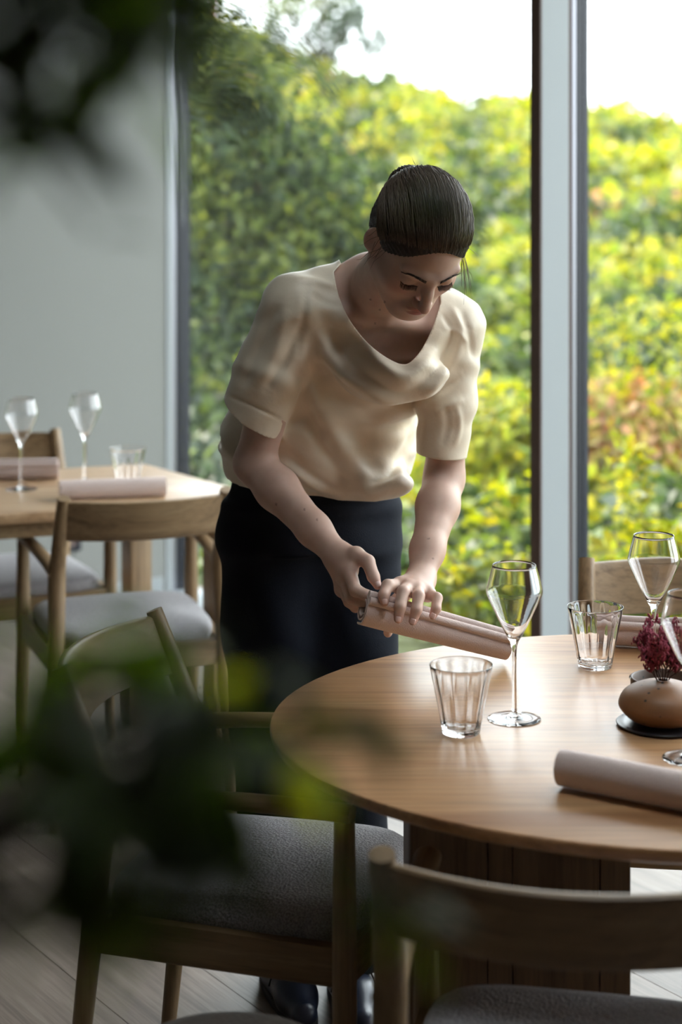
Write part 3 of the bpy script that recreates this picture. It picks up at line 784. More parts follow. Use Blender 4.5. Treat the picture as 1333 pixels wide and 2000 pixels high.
def clip_mesh(V, F, f):
    """keep the side f >= 0 of a scalar per vertex, cutting faces cleanly along f = 0"""
    if F.shape[1] == 4: F = np.concatenate([F[:,[0,1,2]], F[:,[0,2,3]]])
    pos = f >= 0; c = pos[F].sum(1); keep = F[c == 3].tolist(); V = V.tolist(); cut = {}
    def ev(a, b):
        kk = (a, b) if a < b else (b, a)
        if kk not in cut:
            t = f[a]/(f[a]-f[b]); cut[kk] = len(V); V.append([V[a][i]+t*(V[b][i]-V[a][i]) for i in range(3)])
        return cut[kk]
    for t in F[(c > 0) & (c < 3)].tolist():
        k = [i for i in range(3) if pos[t[i]]]
        if len(k) == 1:
            a, b, c_ = t[k[0]], t[(k[0]+1)%3], t[(k[0]+2)%3]; keep.append([a, ev(a,b), ev(a,c_)])
        else:
            z = [i for i in range(3) if not pos[t[i]]][0]; a, b, c_ = t[z], t[(z+1)%3], t[(z+2)%3]; x, y = ev(a,b), ev(a,c_); keep += [[x, b, c_], [x, c_, y]]
    V = np.array(V); F = np.array(keep); used = np.unique(F); mp = np.full(len(V), -1); mp[used] = np.arange(len(used)); return V[used], mp[F]
def topx(V): return 666.5+FPX*V[:,0]/V[:,1], HY+FPX*(EYE-V[:,2])/V[:,1]
def unit(v): v = np.array(v, float); return v/np.linalg.norm(v)
A3 = lambda v: np.array(v, float)
def set_col(o, name, arr):
    at = o.data.attributes.new(name, 'FLOAT', 'POINT'); at.data.foreach_set('value', np.asarray(arr, np.float32))

# ------------------------------------------------------------------ the woman
person = empty('person', (-.05, 3.74, 0)); tag(person, 'woman in cream short-sleeved blouse and dark trousers leaning over the table', 'person')
def child(o):
    o.parent = person; o.matrix_parent_inverse = Matrix.Translation(person.location).inverted(); return o
# head frame: local x = her left, y = face forward, z = up
HS = 1.03
yw, pt, rl = .290, .93, -.058
h_f = np.array([math.sin(yw)*math.cos(pt), -math.cos(yw)*math.cos(pt), -math.sin(pt)]); h_l = np.array([math.cos(yw), math.sin(yw), 0]); h_u = np.cross(h_f, h_l); h_u *= np.sign(h_u[2])
h_l2 = h_l*math.cos(rl)+h_u*math.sin(rl); h_u2 = -h_l*math.sin(rl)+h_u*math.cos(rl)
HR = np.stack([h_l2, h_f, h_u2], 1); HT_ = np.array([.1357, 3.286, 1.5056])
def H(x, y, z): return HT_+HR@(np.array([x, y, z])*HS)
def Hinv(V): return ((V-HT_)@HR)/HS
SR, SL = A3(P(575,602,3.52)), A3(P(886,640,3.60))
ER, EL = A3(P(497,905,3.58)), A3(P(868,935,3.62))
WR, WL = A3(P(661,1087,3.45)), A3(P(822,1132,3.44))
LATS = unit(SL-SR); LATH = unit((.92,.39,0))
NB = A3(P(722,548,3.56)); NH = H(0,-.020,-.068)

body = Field((-.30,3.10,.72), (.36,3.98,1.68), .0026)
sec = lambda px, Y, d, L, a, b: (A3(P(px,Y,d)), L, a, b)
body.loft([sec(612,960,3.77,LATH,.155,.115), sec(640,850,3.74,LATH,.13,.10), sec(690,735,3.68,unit(LATH+LATS),.135,.10), sec(728,640,3.62,LATS,.145,.092), sec(738,585,3.585,LATS,.115,.062)], .03)
body.cone(SR, SL, .046, .044, .04)
body.cone(NB+A3((0,0,-.03)), NH, .054, .047, .03).cone(A3(P(738,588,3.56)), H(0,-.012,-.07), .052, .050, .03)
for sgn, sh in ((1,SL), (-1,SR)):                                # trapezius and collar bones
    body.cone(sh+(0,0,.010), NB+A3((0,0,.006)), .036, .040, .03)
    body.cone(sh+A3((-.03*sgn,-.045,.0)), A3(P(738+sgn*18,625,3.50)), .012, .011, .025)
def arm(sh, el, wr, out):
    mid = (sh+el)/2; body.cone(sh, mid, .047, .042, .03).cone(mid, el, .042, .036, .02)
    f1 = el+(wr-el)*.28; body.cone(el, f1, .0365, .0385, .02).cone(f1, el+(wr-el)*.72, .0385, .0295, .02).cone(el+(wr-el)*.72, wr, .0295, .0245, .02)
arm(SR, ER, WR, -1); arm(SL, EL, WL, 1)
# hands ------------------------------------------------------------
def Q(zx, zy, d): return A3(P(640+zx/5.554, 1050+zy/5.554, d))     # read off an enlarged crop of the hands
NAILS = []
def finger(pts, rad, nail=None):
    f = Field(np.min(pts,0)-.02, np.max(pts,0)+.02, body.h)
    f.lo = body.lo+body.h*np.round((f.lo-body.lo)/body.h)
    for i in range(len(pts)-1): f.cone(pts[i], pts[i+1], rad[i], rad[i+1], .004)
    a = np.round((f.lo-body.lo)/body.h).astype(int); a0 = np.maximum(a, 0); b0 = np.minimum(a+f.n, body.n)
    sl = tuple(slice(a0[i], b0[i]) for i in range(3)); fs = tuple(slice(a0[i]-a[i], b0[i]-a[i]) for i in range(3))
    o = body.d[sl]; d = f.d[fs]; k = .0045
    # blend only near the knuckle so neighbouring fingers stay apart
    g = [body.lo[i]+body.h*np.arange(a0[i], b0[i]) for i in range(3)]
    dist = np.sqrt((g[0][:,None,None]-pts[0][0])**2+(g[1][None,:,None]-pts[0][1])**2+(g[2][None,None,:]-pts[0][2])**2)
    kk = np.clip(.014-.45*dist, .0012, .014); hh = np.maximum(kk-np.abs(o-d), 0)/kk; body.d[sl] = np.minimum(o, d)-hh*hh*kk*.25
    if nail is not None: NAILS.append((np.array(pts[-2]), np.array(pts[-1]), np.array(nail), rad[-1]))
# right hand (hers): pinches the free end of the roll
rw = WR
r_i, r_m, r_r, r_p = Q(235,355,3.415), Q(190,440,3.425), Q(165,510,3.445), Q(160,560,3.47)
for k_, r_ in ((r_i,.0150), (r_m,.0140), (r_r,.0135), (r_p,.012)): body.cone(rw, k_, .020, r_, .014)
body.cone(r_i, r_p, .0125, .011, .014)
tm = Q(310,195,3.425); body.cone(rw, tm, .021, .016, .014)
finger([tm, Q(440,262,3.405), Q(500,425,3.39), Q(545,520,3.38)], [.0155,.0125,.0112,.0078], (0,-.6,.8))
finger([r_i, Q(300,565,3.372), Q(425,625,3.362), Q(520,632,3.362)], [.0130,.0112,.0095,.0075])
finger([r_m, Q(255,655,3.385), Q(370,700,3.375), Q(440,690,3.37)], [.0125,.0108,.0092,.0076])
finger([r_r, Q(235,690,3.41), Q(320,755,3.40), Q(385,745,3.392)], [.012,.0103,.0088,.0073])
finger([r_p, Q(230,700,3.44), Q(300,765,3.43), Q(345,775,3.42)], [.0105,.009,.0078,.0066])
# left hand (hers): flat on top of the roll, four fingers folded over its front
lw = WL
l_i, l_m, l_r, l_p = Q(790,520,3.385), Q(880,540,3.372), Q(975,570,3.372), Q(1090,610,3.385)
for k_, r_ in ((l_i,.0135), (l_m,.0135), (l_r,.013), (l_p,.012)): body.cone(lw, k_, .021, r_, .014)
body.cone(l_i, l_p, .0115, .0105, .014)
finger([l_i, Q(655,522,3.352), Q(612,625,3.332), Q(618,700,3.327)], [.0125,.0112,.0100,.0080], (.1,-.9,.2))
finger([l_m, Q(820,590,3.335), Q(790,750,3.315), Q(770,880,3.312)], [.0125,.0112,.0102,.0082], (-.05,-.95,.2))
finger([l_r, Q(990,635,3.335), Q(968,780,3.318), Q(928,905,3.315)], [.0122,.0108,.0098,.0079], (-.05,-.95,.2))
finger([l_p, Q(1190,655,3.352), Q(1180,770,3.335), Q(1145,848,3.332)], [.0108,.0095,.0086,.0070], (-.05,-.95,.2))
finger([A3(P(800,1150,3.43)), A3(P(772,1178,3.435)), A3(P(764,1210,3.44)), A3(P(758,1236,3.435))], [.0150,.0130,.0112,.0082])
# head -------------------------------------------------------------
def hell(c, r, k=.012, sub=False, R=None): body.ell(H(*c), np.array(r)*HS, k, HR if R is None else HR@R, sub)
def hcone(a, b, ra, rb, k=.012, sub=False): body.cone(H(*a), H(*b), ra*HS, rb*HS, k, sub)
hell((0,-.015,.032), (.0735,.0930,.0820), .02)
hell((0,.028,-.022), (.0600,.0600,.0820), .03)
hell((0,.0635,-.0945), (.0190,.0180,.0160), .025)
for s in (-1, 1):
    hcone((s*.0560,.004,-.048), (s*.0180,.0600,-.0965), .014, .0135, .05)
    hell((s*.0400,.0480,-.0310), (.0215,.0230,.0200), .025)
    hell((s*.0320,.0930,-.0010), (.0150,.0150,.0115), .012, True)          # eye socket
    hell((s*.0315,.0700,-.0020), (.0150,.0140,.0125), .004)                # closed lid over the eyeball
    hcone((s*.0140,.0840,.0165), (s*.0460,.0700,.0200), .0080, .0060, .012)
    hell((s*.0105,.0960,-.0435), (.0075,.0085,.0070), .006)
    rr_ = np.array(Matrix.Rotation(math.radians(s*22), 3, 'Z') @ Matrix.Rotation(math.radians(-12), 3, 'X'))
    hell((s*.0770,-.0100,-.0120), (.0085,.0190,.0310), .006, False, rr_)
    hell((s*.0845,-.0060,-.0110), (.0055,.0105,.0190), .005, True, rr_)
hcone((0,.0860,.0120), (0,.0975,-.0150), .0085, .0080, .012); hcone((0,.0975,-.0150), (0,.1095,-.0385), .0080, .0098, .010)
hell((0,.0850,-.0670), (.0240,.0120,.0150), .012)
hell((0,.0935,-.0625), (.0195,.0065,.0045), .005); hell((0,.0920,-.0735), (.0165,.0070,.0055), .005)
hcone((-.0210,.0960,-.0680), (.0210,.0960,-.0680), .0016, .0016, .003, True)
hcone((0,.1020,-.0560), (0,.1000,-.0500), .0024, .0020, .004, True)
BV, BF = body.mesh(); BV = relax(BV, BF, 3)
M['skin'], nt, b = mat('skin')
def attr(nt, nm): return N(nt, 'ShaderNodeAttribute', attribute_name=nm).outputs['Fac']
no = N(nt, 'ShaderNodeTexNoise', inp={'Scale': 30.0, 'Detail': 3.0}); tc = N(nt, 'ShaderNodeTexCoord'); nt.links.new(tc.outputs['Object'], no.inputs['Vector'])
base = ramp(nt, no.outputs[0], [(.3, (.56,.365,.29)), (.7, (.64,.435,.35))])
for nm, c in (('flush', (.50,.205,.165)), ('lip', (.38,.125,.115)), ('mole', (.10,.045,.03))):
    mx = N(nt, 'ShaderNodeMix', data_type='RGBA'); nt.links.new(attr(nt, nm), mx.inputs[0]); nt.links.new(base, mx.inputs[6]); mx.inputs[7].default_value = (*c, 1); base = mx.outputs[2]
nt.links.new(base, b.inputs['Base Color']); b.inputs['Roughness'].default_value = .48; b.inputs['Specular IOR Level'].default_value = .4
b.inputs['Subsurface Weight'].default_value = .12; b.inputs['Subsurface Radius'].default_value = (1.0,.35,.2); b.inputs['Subsurface Scale'].default_value = .008
bo = child(mesh('body', BV, BF, M['skin']))
hv = Hinv(BV); inhead = (np.abs(hv) < .14).all(1)
g3 = lambda c, r: np.exp(-(((hv-np.array(c))/np.array(r))**2).sum(1))
lip = np.clip(1.25*np.maximum(g3((0,.098,-.0625),(.0165,.02,.0052)), g3((0,.097,-.0735),(.0145,.02,.0058)))**1.0, 0, .9)*inhead
lip[lip < .25] = 0
flush = np.clip(.65*g3((0,.112,-.042),(.014,.02,.012))+.5*(g3((.042,.07,-.03),(.02,.03,.02))+g3((-.042,.07,-.03),(.02,.03,.02)))+.5*(g3((.08,-.01,-.01),(.02,.03,.04))+g3((-.08,-.01,-.01),(.02,.03,.04))), 0, .8)*inhead
for (pa, pb, nn_, r_) in NAILS: flush = np.maximum(flush, .55*np.exp(-((BV-pb)**2).sum(1)/.013**2))
for kk_ in (l_i,l_m,l_r,l_p): flush = np.maximum(flush, .25*np.exp(-((BV-kk_)**2).sum(1)/.014**2))
mole = np.zeros(len(BV)); fx, fy = topx(BV); front = vnormals(BV, BF)[:,1] < 0
for (mx_, my_) in ((742,605),(733,632),(846,1091),(540,985),(620,1015),(595,995),(724,585),(838,1052),(752,590)):
    mole = np.maximum(mole, front*np.clip(2.2-((fx-mx_)**2+(fy-my_)**2)/2.6, 0, 1)*.6)
set_col(bo, 'lip', lip); set_col(bo, 'flush', flush); set_col(bo, 'mole', mole)
# nails
M['nail'] = simple('fingernail', (.70,.46,.40), .25, .6)
for (pa, pb, nn_, r_) in NAILS:
    d_ = unit(pb-pa); up = unit(nn_-d_*(nn_@d_)); sd = np.cross(d_, up); V = []; F = []
    for i in range(6):
        for k in range(7):
            a = (k-3)/3; t_ = i/5; wd = .0052*(1-.25*abs(t_-.4)**2)*(1 if 0 < i < 5 else .82)
            V.append(pb+d_*(-.0045+.0105*t_)+sd*a*wd+up*(r_*math.sqrt(max(0,1-(a*wd/r_)**2))+.0009-.0016*max(0,t_-.55)**1*2))
    for i in range(5):
        for k in range(6): F.append((i*7+k, i*7+k+1, (i+1)*7+k+1, (i+1)*7+k))
    o = child(mesh('fingernail', np.array(V), np.array(F), M['nail'])); sm_ = o.modifiers.new('thick', 'SOLIDIFY'); sm_.thickness = .0006
# eyebrows and lashes as short hairs
M['brow'] = simple('brow_hair', (.05,.032,.024), .8)
def surf_y(x, z):                                                 # front surface of the head in head coordinates
    m_ = (np.abs(hv[:,0]-x) < .003) & (np.abs(hv[:,2]-z) < .003) & inhead
    return hv[m_,1].max() if m_.any() else .08
for s in (-1, 1):
    bw = MB(); rb = random.Random(5)
    for i in range(150):
        t_ = rb.random(); x = s*(.0125+.036*t_); z = .0165+.0050*math.sin(min(t_*1.25,1.15)*PI*.55)-.004*max(0,t_-.72)*3+rb.uniform(-.0030,.0030)*(1-.62*t_)
        y = surf_y(x, z)+.0004; x2 = x+s*.0055; z2 = z+.0016*(1-1.6*t_); y2 = surf_y(x2, z2)+.0006
        bw.tube([H(x,y,z), H(x2,y2,z2)], [.00045,.0002], 4)
    child(bw.build('eyebrow', M['brow']))
    lw_ = MB()
    for i in range(26):
        t_ = i/25; x = s*(.0185+.027*t_); z = -.0085-.0028*math.sin(t_*PI)
        y = surf_y(x, z)
        lw_.tube([H(x,y,z), H(x+s*.0015,y+.005,z-.0035), H(x+s*.003,y+.0078,z-.0040)], [.0005,.0004,.00015], 4)
    lw_.tube([H(s*(.0175+.029*i/9), surf_y(s*(.0175+.029*i/9), -.0085-.0028*math.sin(i/9*PI))+.0002, -.0085-.0028*math.sin(i/9*PI)) for i in range(10)], .0006, 5)
    child(lw_.build('eyelash', M['brow']))
# hair: pulled-back cap with combed strands
hf = Field(HT_-.17, HT_+.17, .003)
def e2(c, r, k, f=hf): f.ell(H(*c), np.array(r)*HS, k, HR)
e2((0,-.016,.034), (.0800,.0980,.0870), .01); e2((0,-.045,-.018), (.070,.062,.055), .03); e2((0,-.112,.012), (.036,.030,.034), .02)
HV, HF = hf.mesh(); q = Hinv(HV)
sg = np.clip(np.abs(q[:,0])/.07, 0, 1)
fline = .0655+.006*np.cos(q[:,0]*40)-.046*sg**2.2
f = np.where(q[:,1] > .0, q[:,2]-(fline-.9*np.maximum(0,.045-q[:,1])*.62), q[:,2]+.020+.5*q[:,1]*.0-np.maximum(0,-q[:,1]-.01)*-.9)
f = np.minimum(f, 1)
HV, HF = clip_mesh(HV, HF, f)
q = Hinv(HV); hn = vnormals(HV, HF)
an = np.arctan2(q[:,0], q[:,2]+.02)
HV = HV+hn*(.0011*np.sin(an*75+3*np.sin(q[:,1]*60))+.0008*np.sin(an*131+q[:,1]*50))[:,None]
M['hair'], nt, b = mat('hair'); no = N(nt, 'ShaderNodeTexNoise', inp={'Scale': 60.0}); tc = N(nt, 'ShaderNodeTexCoord'); nt.links.new(tc.outputs['Object'], no.inputs['Vector'])
nt.links.new(ramp(nt, no.outputs[0], [(.3, (.018,.012,.010)), (.7, (.050,.034,.026))]), b.inputs['Base Color']); b.inputs['Roughness'].default_value = .42; b.inputs['Specular IOR Level'].default_value = .55
ho = child(mesh('hair', HV, HF, M['hair'])); tag(ho, 'dark brown hair pulled back from the face')
M['strand'] = simple('hair_strand', (.12,.085,.06), .4, .5)
sb = MB(); rs = random.Random(11)
def on_cap(x, y, z, off=.0):                                      # push a head-space point to the hair ellipsoid
    c = np.array((0,-.016,.034)); r = np.array((.0800,.0980,.0870)); d = (np.array((x,y,z))-c)/r; return c+d/np.linalg.norm(d)*(r+off)
for i in range(520):
    x0 = rs.uniform(-.078, .078); a0 = on_cap(x0, .063-.9*abs(x0)*.9+rs.uniform(-.004,.006), .073-.055*(abs(x0)/.075)**2+rs.uniform(-.006,.004))
    a1 = np.array((x0*.18+rs.uniform(-.012,.012), -.108, .02+rs.uniform(-.012,.012))); pts = []
    off = rs.uniform(.0003, .0022)
    for k in range(9):
        t_ = k/8; m_ = a0*(1-t_)+a1*t_; m_ = m_+np.array((x0*.45*math.sin(t_*PI), 0, .06*math.sin(t_*PI)*(1-.6*abs(x0)/.08))); m_ = on_cap(*m_, off+.0012*math.sin(k*1.3+i))
        pts.append(H(*m_))
    sb.tube(pts, [.0005]*8+[.0002], 4)
for i in range(34):                                               # loose wisps at crown, temples and nape
    kind = i % 3
    if kind == 0: a = on_cap(rs.uniform(-.05,-.02), -.05+rs.uniform(-.02,.02), .11); d = np.array((-.5,-.5,.9)); L = rs.uniform(.012,.03)
    elif kind == 1: a = on_cap(rs.choice([-1,-1,1])*.078, .01+rs.uniform(-.03,.03), .0+rs.uniform(-.01,.03)); d = np.array((np.sign(a[0])*.55,.25,-.6)); L = rs.uniform(.02,.06)
    else: a = on_cap(.07, .02+rs.uniform(-.01,.02), .01); d = np.array((.45,.45,-.8)); L = rs.uniform(.03,.08)
    d = d+np.array([rs.uniform(-.35,.35) for _ in range(3)]); n_ = 6
    sb.tube([H(*(a+d*L*k/5+np.array((0,.25,-.35))*L*(k/5)**2*rs.uniform(.2,1))) for k in range(n_)], [.0004]*5+[.0001], 4)
so_ = child(sb.build('hair_strands', M['strand'])); tag(so_, kind='stuff')

# blouse -----------------------------------------------------------
bl = Field((-.32,3.25,.88), (.36,4.06,1.52), .0042)
bl.loft([sec(613,925,3.775,LATH,.180,.125), sec(616,868,3.765,LATH,.198,.150), sec(640,790,3.735,LATH,.180,.145), sec(690,712,3.675,unit(LATH+LATS),.160,.128), sec(728,640,3.60,LATS,.160,.112), sec(738,588,3.565,LATS,.120,.072)], .05)
bl.cone(SR+(0,0,.002), SL+(0,0,.002), .058, .056, .05)
for sgn, sh in ((1,SL), (-1,SR)):
    bl.cone(sh+(0,0,.010), NB+A3((0,0,.006)), .046, .050, .03)
    bl.cone(sh+A3((-.03*sgn,-.045,.0)), A3(P(738+sgn*18,625,3.50)), .021, .020, .025)
bl.ell(A3(P(770,735,3.50)), (.10,.055,.05), .05); bl.ell(A3(P(735,945,3.66)), (.075,.06,.030), .04)
torso_d = bl.d.copy()
HRm, HLm = A3(P(494,815,3.575)), A3(P(863,893,3.615))
ax_r, ax_l = unit(HRm-SR+A3((-.03,0,.05))), unit(HLm-SL)
for sh, hm, r0, r1, k_, ax in ((SR, HRm, .060, .0640, .016, ax_r), (SL, HLm, .057, .0460, .014, ax_l)):
    bl.cut_cone(sh, hm+(hm-sh)*.25, r0, r1, k_, hm, ax)
WV, WF = bl.mesh(); WV = relax(WV, WF, 6)
def crease(V, F, strokes):
    nn = vnormals(V, F); px, py = topx(V); frn = np.clip(-nn[:,1]*2.5, 0, 1)*(V[:,1] < 3.86)
    D = np.zeros(len(V))
    for pts, wd, amp in strokes:
        pts = np.array(lerp_path([(a, b_, 0) for a, b_ in pts], 26))[:,:2]; best = np.full(len(V), 1e9); tt = np.zeros(len(V))
        for i in range(25):
            a, b_ = pts[i], pts[i+1]; ab = b_-a; t_ = np.clip(((px-a[0])*ab[0]+(py-a[1])*ab[1])/(ab@ab+1e-9), 0, 1)
            d2 = (px-a[0]-t_*ab[0])**2+(py-a[1]-t_*ab[1])**2; m_ = d2 < best; best[m_] = d2[m_]; tt[m_] = ((i+t_)/25)[m_]
        D += 1.25*amp*np.exp(-best/wd**2)*np.sin(np.clip(tt, .02, .98)*PI)**.5
    return V+nn*(D*frn)[:,None]
mm = .001
STROKES = [
 # cowl: ridge under the neckline, sweeping dips below it
 ([(660,590),(700,655),(745,710),(790,735),(835,705),(865,640)], 15, 7*mm),
 ([(622,600),(665,680),(725,745),(790,775),(850,730),(900,660)], 16, -8*mm),
 ([(615,640),(650,705),(715,758),(775,790),(825,795)], 15, 8*mm),
 ([(600,650),(625,720),(690,790),(760,825),(805,815)], 20, -7*mm),
 ([(594,665),(610,760),(655,850),(700,915),(725,955)], 17, 8*mm),
 ([(588,720),(600,800),(640,885),(680,945)], 15, -7*mm),
 ([(640,720),(680,800),(720,880),(745,930)], 26, -4*mm),
 ([(832,785),(860,740),(890,690),(918,640)], 12, 7*mm),
 ([(815,830),(795,880),(765,925),(710,950)], 12, -8*mm),
 ([(700,945),(735,962),(775,935),(792,905)], 14, 8*mm),
 ([(575,920),(620,950),(680,975)], 9, 5*mm), ([(560,880),(600,925),(650,955)], 9, -5*mm),
 # shoulder seam and armhole
 ([(600,560),(592,620),(583,690)], 8, -3.2*mm), ([(610,575),(640,590),(675,600)], 7, -4*mm), ([(575,545),(620,550),(655,560)], 8, 4*mm),
 # right sleeve (image left)
 ([(560,600),(540,680),(500,760)], 12, 4*mm), ([(585,640),(560,700),(520,760)], 9, -5*mm), ([(545,590),(505,680),(470,760)], 10, -4*mm),
 ([(446,772),(500,795),(552,822)], 3.5, -2.5*mm),
 # left shoulder and sleeve
 ([(880,600),(900,640),(890,680)], 7, 4*mm), ([(865,615),(885,655),(870,690)], 6, -4*mm), ([(905,610),(918,660),(925,700)], 6, -3*mm), ([(870,640),(895,650),(915,670)], 5, 3*mm),
 ([(835,780),(865,760),(905,735)], 8, -4*mm), ([(850,810),(880,790),(908,780)], 8, 4*mm), ([(862,870),(875,830),(870,790)], 7, -3*mm), ([(890,870),(898,830),(892,790)], 6, 3*mm),
]
WV = crease(WV, WF, STROKES)
# gentle cloth unevenness
WV = WV+vnormals(WV, WF)*(.0018*np.sin(WV[:,0]*55+4*np.sin(WV[:,2]*30))*np.sin(WV[:,2]*38+WV[:,1]*31))[:,None]
def poly_sd(px, py, poly):
    poly = np.array(poly, float); ins = np.zeros(len(px), bool); best = np.full(len(px), 1e9); n_ = len(poly)
    for i in range(n_):
        a, b_ = poly[i], poly[(i+1)%n_]; ab = b_-a; t_ = np.clip(((px-a[0])*ab[0]+(py-a[1])*ab[1])/(ab@ab), 0, 1)
        best = np.minimum(best, (px-a[0]-t_*ab[0])**2+(py-a[1]-t_*ab[1])**2)
        c = ((a[1] > py) != (b_[1] > py)) & (px < (b_[0]-a[0])*(py-a[1])/(b_[1]-a[1]+1e-12)+a[0]); ins ^= c
    return np.sqrt(best)*np.where(ins, -1, 1)
px, py = topx(WV); nk = [tuple(p)[:2] for p in lerp_path([(652,530,0),(663,580,0),(688,632,0),(730,680,0),(783,711,0),(812,698,0),(842,650,0),(862,590,0)], 40)]+[(858,540),(800,470),(700,470)]
fpoly = poly_sd(px, py, nk)/FPX*3.5
fpoly = np.where(WV[:,1] < 3.625, fpoly, .05)
fneck = np.linalg.norm((WV-(NB+A3((.008,-.005,.030))))*np.array((1,.85,1)), axis=1)-.066
f = np.minimum(fpoly, fneck)
gi = np.clip(np.round((WV-bl.lo)/bl.h).astype(int), 0, bl.n-1); td = torso_d[gi[:,0],gi[:,1],gi[:,2]] > .010
for sh, hm, ax, rr_ in ((SR, HRm, ax_r, .070), (SL, HLm, ax_l, .056)):
    dd = (WV-hm)@ax; nr = (np.linalg.norm(np.cross(WV-sh, unit(hm-sh)), axis=1) < rr_) & td & (dd > -.014)
    f = np.minimum(f, np.where(nr, -(dd+.0055), .05))
WV, WF = clip_mesh(WV, WF, f)
M['silk'], nt, b = mat('cream_silk'); b.inputs['Base Color'].default_value = (.80,.69,.545,1); b.inputs['Roughness'].default_value = .46; b.inputs['Specular IOR Level'].default_value = .5; b.inputs['Sheen Weight'].default_value = .35; b.inputs['Sheen Roughness'].default_value = .4
tc = N(nt, 'ShaderNodeTexCoord'); no = N(nt, 'ShaderNodeTexNoise', inp={'Scale': 45.0, 'Detail': 3.0}); n2 = N(nt, 'ShaderNodeTexNoise', inp={'Scale': 900.0}); ad = N(nt, 'ShaderNodeMath', operation='MULTIPLY_ADD', inp={1: .12})
nt.links.new(tc.outputs['Object'], no.inputs['Vector']); nt.links.new(tc.outputs['Object'], n2.inputs['Vector']); nt.links.new(n2.outputs[0], ad.inputs[0]); nt.links.new(no.outputs[0], ad.inputs[2])
bp = N(nt, 'ShaderNodeBump', inp={'Strength': .22, 'Distance': .004}); nt.links.new(ad.outputs[0], bp.inputs['Height']); nt.links.new(bp.outputs[0], b.inputs['Normal'])
wo = child(mesh('blouse', WV, WF, M['silk'])); sm_ = wo.modifiers.new('cloth', 'SOLIDIFY'); sm_.thickness = .0022; sm_.offset = -1; tag(wo, 'cream silky blouse with cowl neck and short sleeves')
# trousers ---------------------------------------------------------
tr = Field((-.36,3.40,.06), (.22,4.06,1.10), .006)
KR, KL = A3((-.135,3.75,.52)), A3((.018,3.765,.52)); AR, AL = A3((-.115,3.745,.10)), A3((.014,3.715,.10))
tr.loft([sec(612,925,3.78,LATH,.165,.120), sec(609,985,3.775,LATH,.172,.128), sec(607,1060,3.775,LATH,.170,.135)], .03)
for hp, kn, ak in ((A3((-.135,3.765,.88)), KR, AR), (A3((.012,3.810,.88)), KL, AL)):
    tr.cone(hp, (hp+kn)/2, .108, .098, .05).cone((hp+kn)/2, kn, .098, .082, .02).cone(kn, ak, .082, .074, .02)
TV, TF = tr.mesh(); TV = relax(TV, TF, 5)
nn = vnormals(TV, TF); TV = TV+nn*(.004*np.sin(TV[:,2]*34+TV[:,0]*20)*np.sin(TV[:,0]*26+2))[:,None]
TV, TF = clip_mesh(TV, TF, TV[:,2]-(.075+.25*np.maximum(0, TV[:,1]*0)))
M['trouser'] = fabric('navy_twill', (.0085,.011,.019), 1200, .3, (.005,.0065,.012), .9, .0)
to = child(mesh('trousers', TV, TF, M['trouser'])); sm_ = to.modifiers.new('cloth', 'SOLIDIFY'); sm_.thickness = .003; sm_.offset = -1; tag(to, 'very dark navy straight trousers')
# shoes ------------------------------------------------------------
M['shoe'] = simple('navy_leather', (.022,.028,.050), .32, .5, bump=(120,.15,.001)); M['sole'] = simple('shoe_sole', (.02,.018,.018), .7); M['lace'] = simple('shoe_lace', (.012,.012,.016), .8)
for ak, hd in ((AR, PI+.32), (AL, PI+.20)):
    sf = Field((-.06,-.14,-.01), (.06,.22,.16), .004)
    sf.cone((0,-.075,.045), (0,.0,.048), .033, .034, .02).cone((0,0,.044), (0,.10,.032), .037, .036, .03).cone((0,.10,.030), (.004,.155,.026), .036, .026, .02).cone((0,-.045,.06), (0,-.045,.13), .034, .038, .03).cone((0,-.01,.06), (0,.07,.045), .034, .032, .03)
    X, Y_, Z = sf.block(sf.lo, sf.lo+sf.h*(sf.n-1))[1]; sf.d = np.maximum(sf.d, .012-Z+0*X+0*Y_).astype(np.float32)
    V, F = sf.mesh(); V = relax(V, F, 3)
    mt = Matrix.Translation((ak[0], ak[1]-.0, 0)) @ Matrix.Rotation(hd, 4, 'Z')
    sh = child(mesh('shoe', V, F, M['shoe'])); sh.matrix_parent_inverse = Matrix.Identity(4); sh.matrix_basis = Matrix.Translation(-person.location) @ mt
    so2 = MB().prism([(.040*math.cos(2*PI*k/40), .035+.150*math.sin(2*PI*k/40)) for k in range(40)], 0.0, .014, .003)
    so2.build('sole', M['sole'], sh)
    lc = MB()
    for i in range(4):
        y = .022+.020*i; z = .084-.011*i
        lc.tube(lerp_path([(-.024,y,z-.008),(0,y+.004,z+.004),(.024,y,z-.008)], 8), .0022, 8)
    for s in (-1, 1):
        lc.tube(lerp_path([(0,.018,.090),(s*.028,.010,.104),(s*.046,.022,.090),(s*.034,.036,.080),(0,.022,.089)], 20), .0019, 8)
        lc.tube(lerp_path([(0,.018,.090),(s*.020,.040,.090),(s*.036,.055,.070),(s*.046,.060,.045)], 14), .0019, 8)
    lc.build('lace', M['lace'], sh)

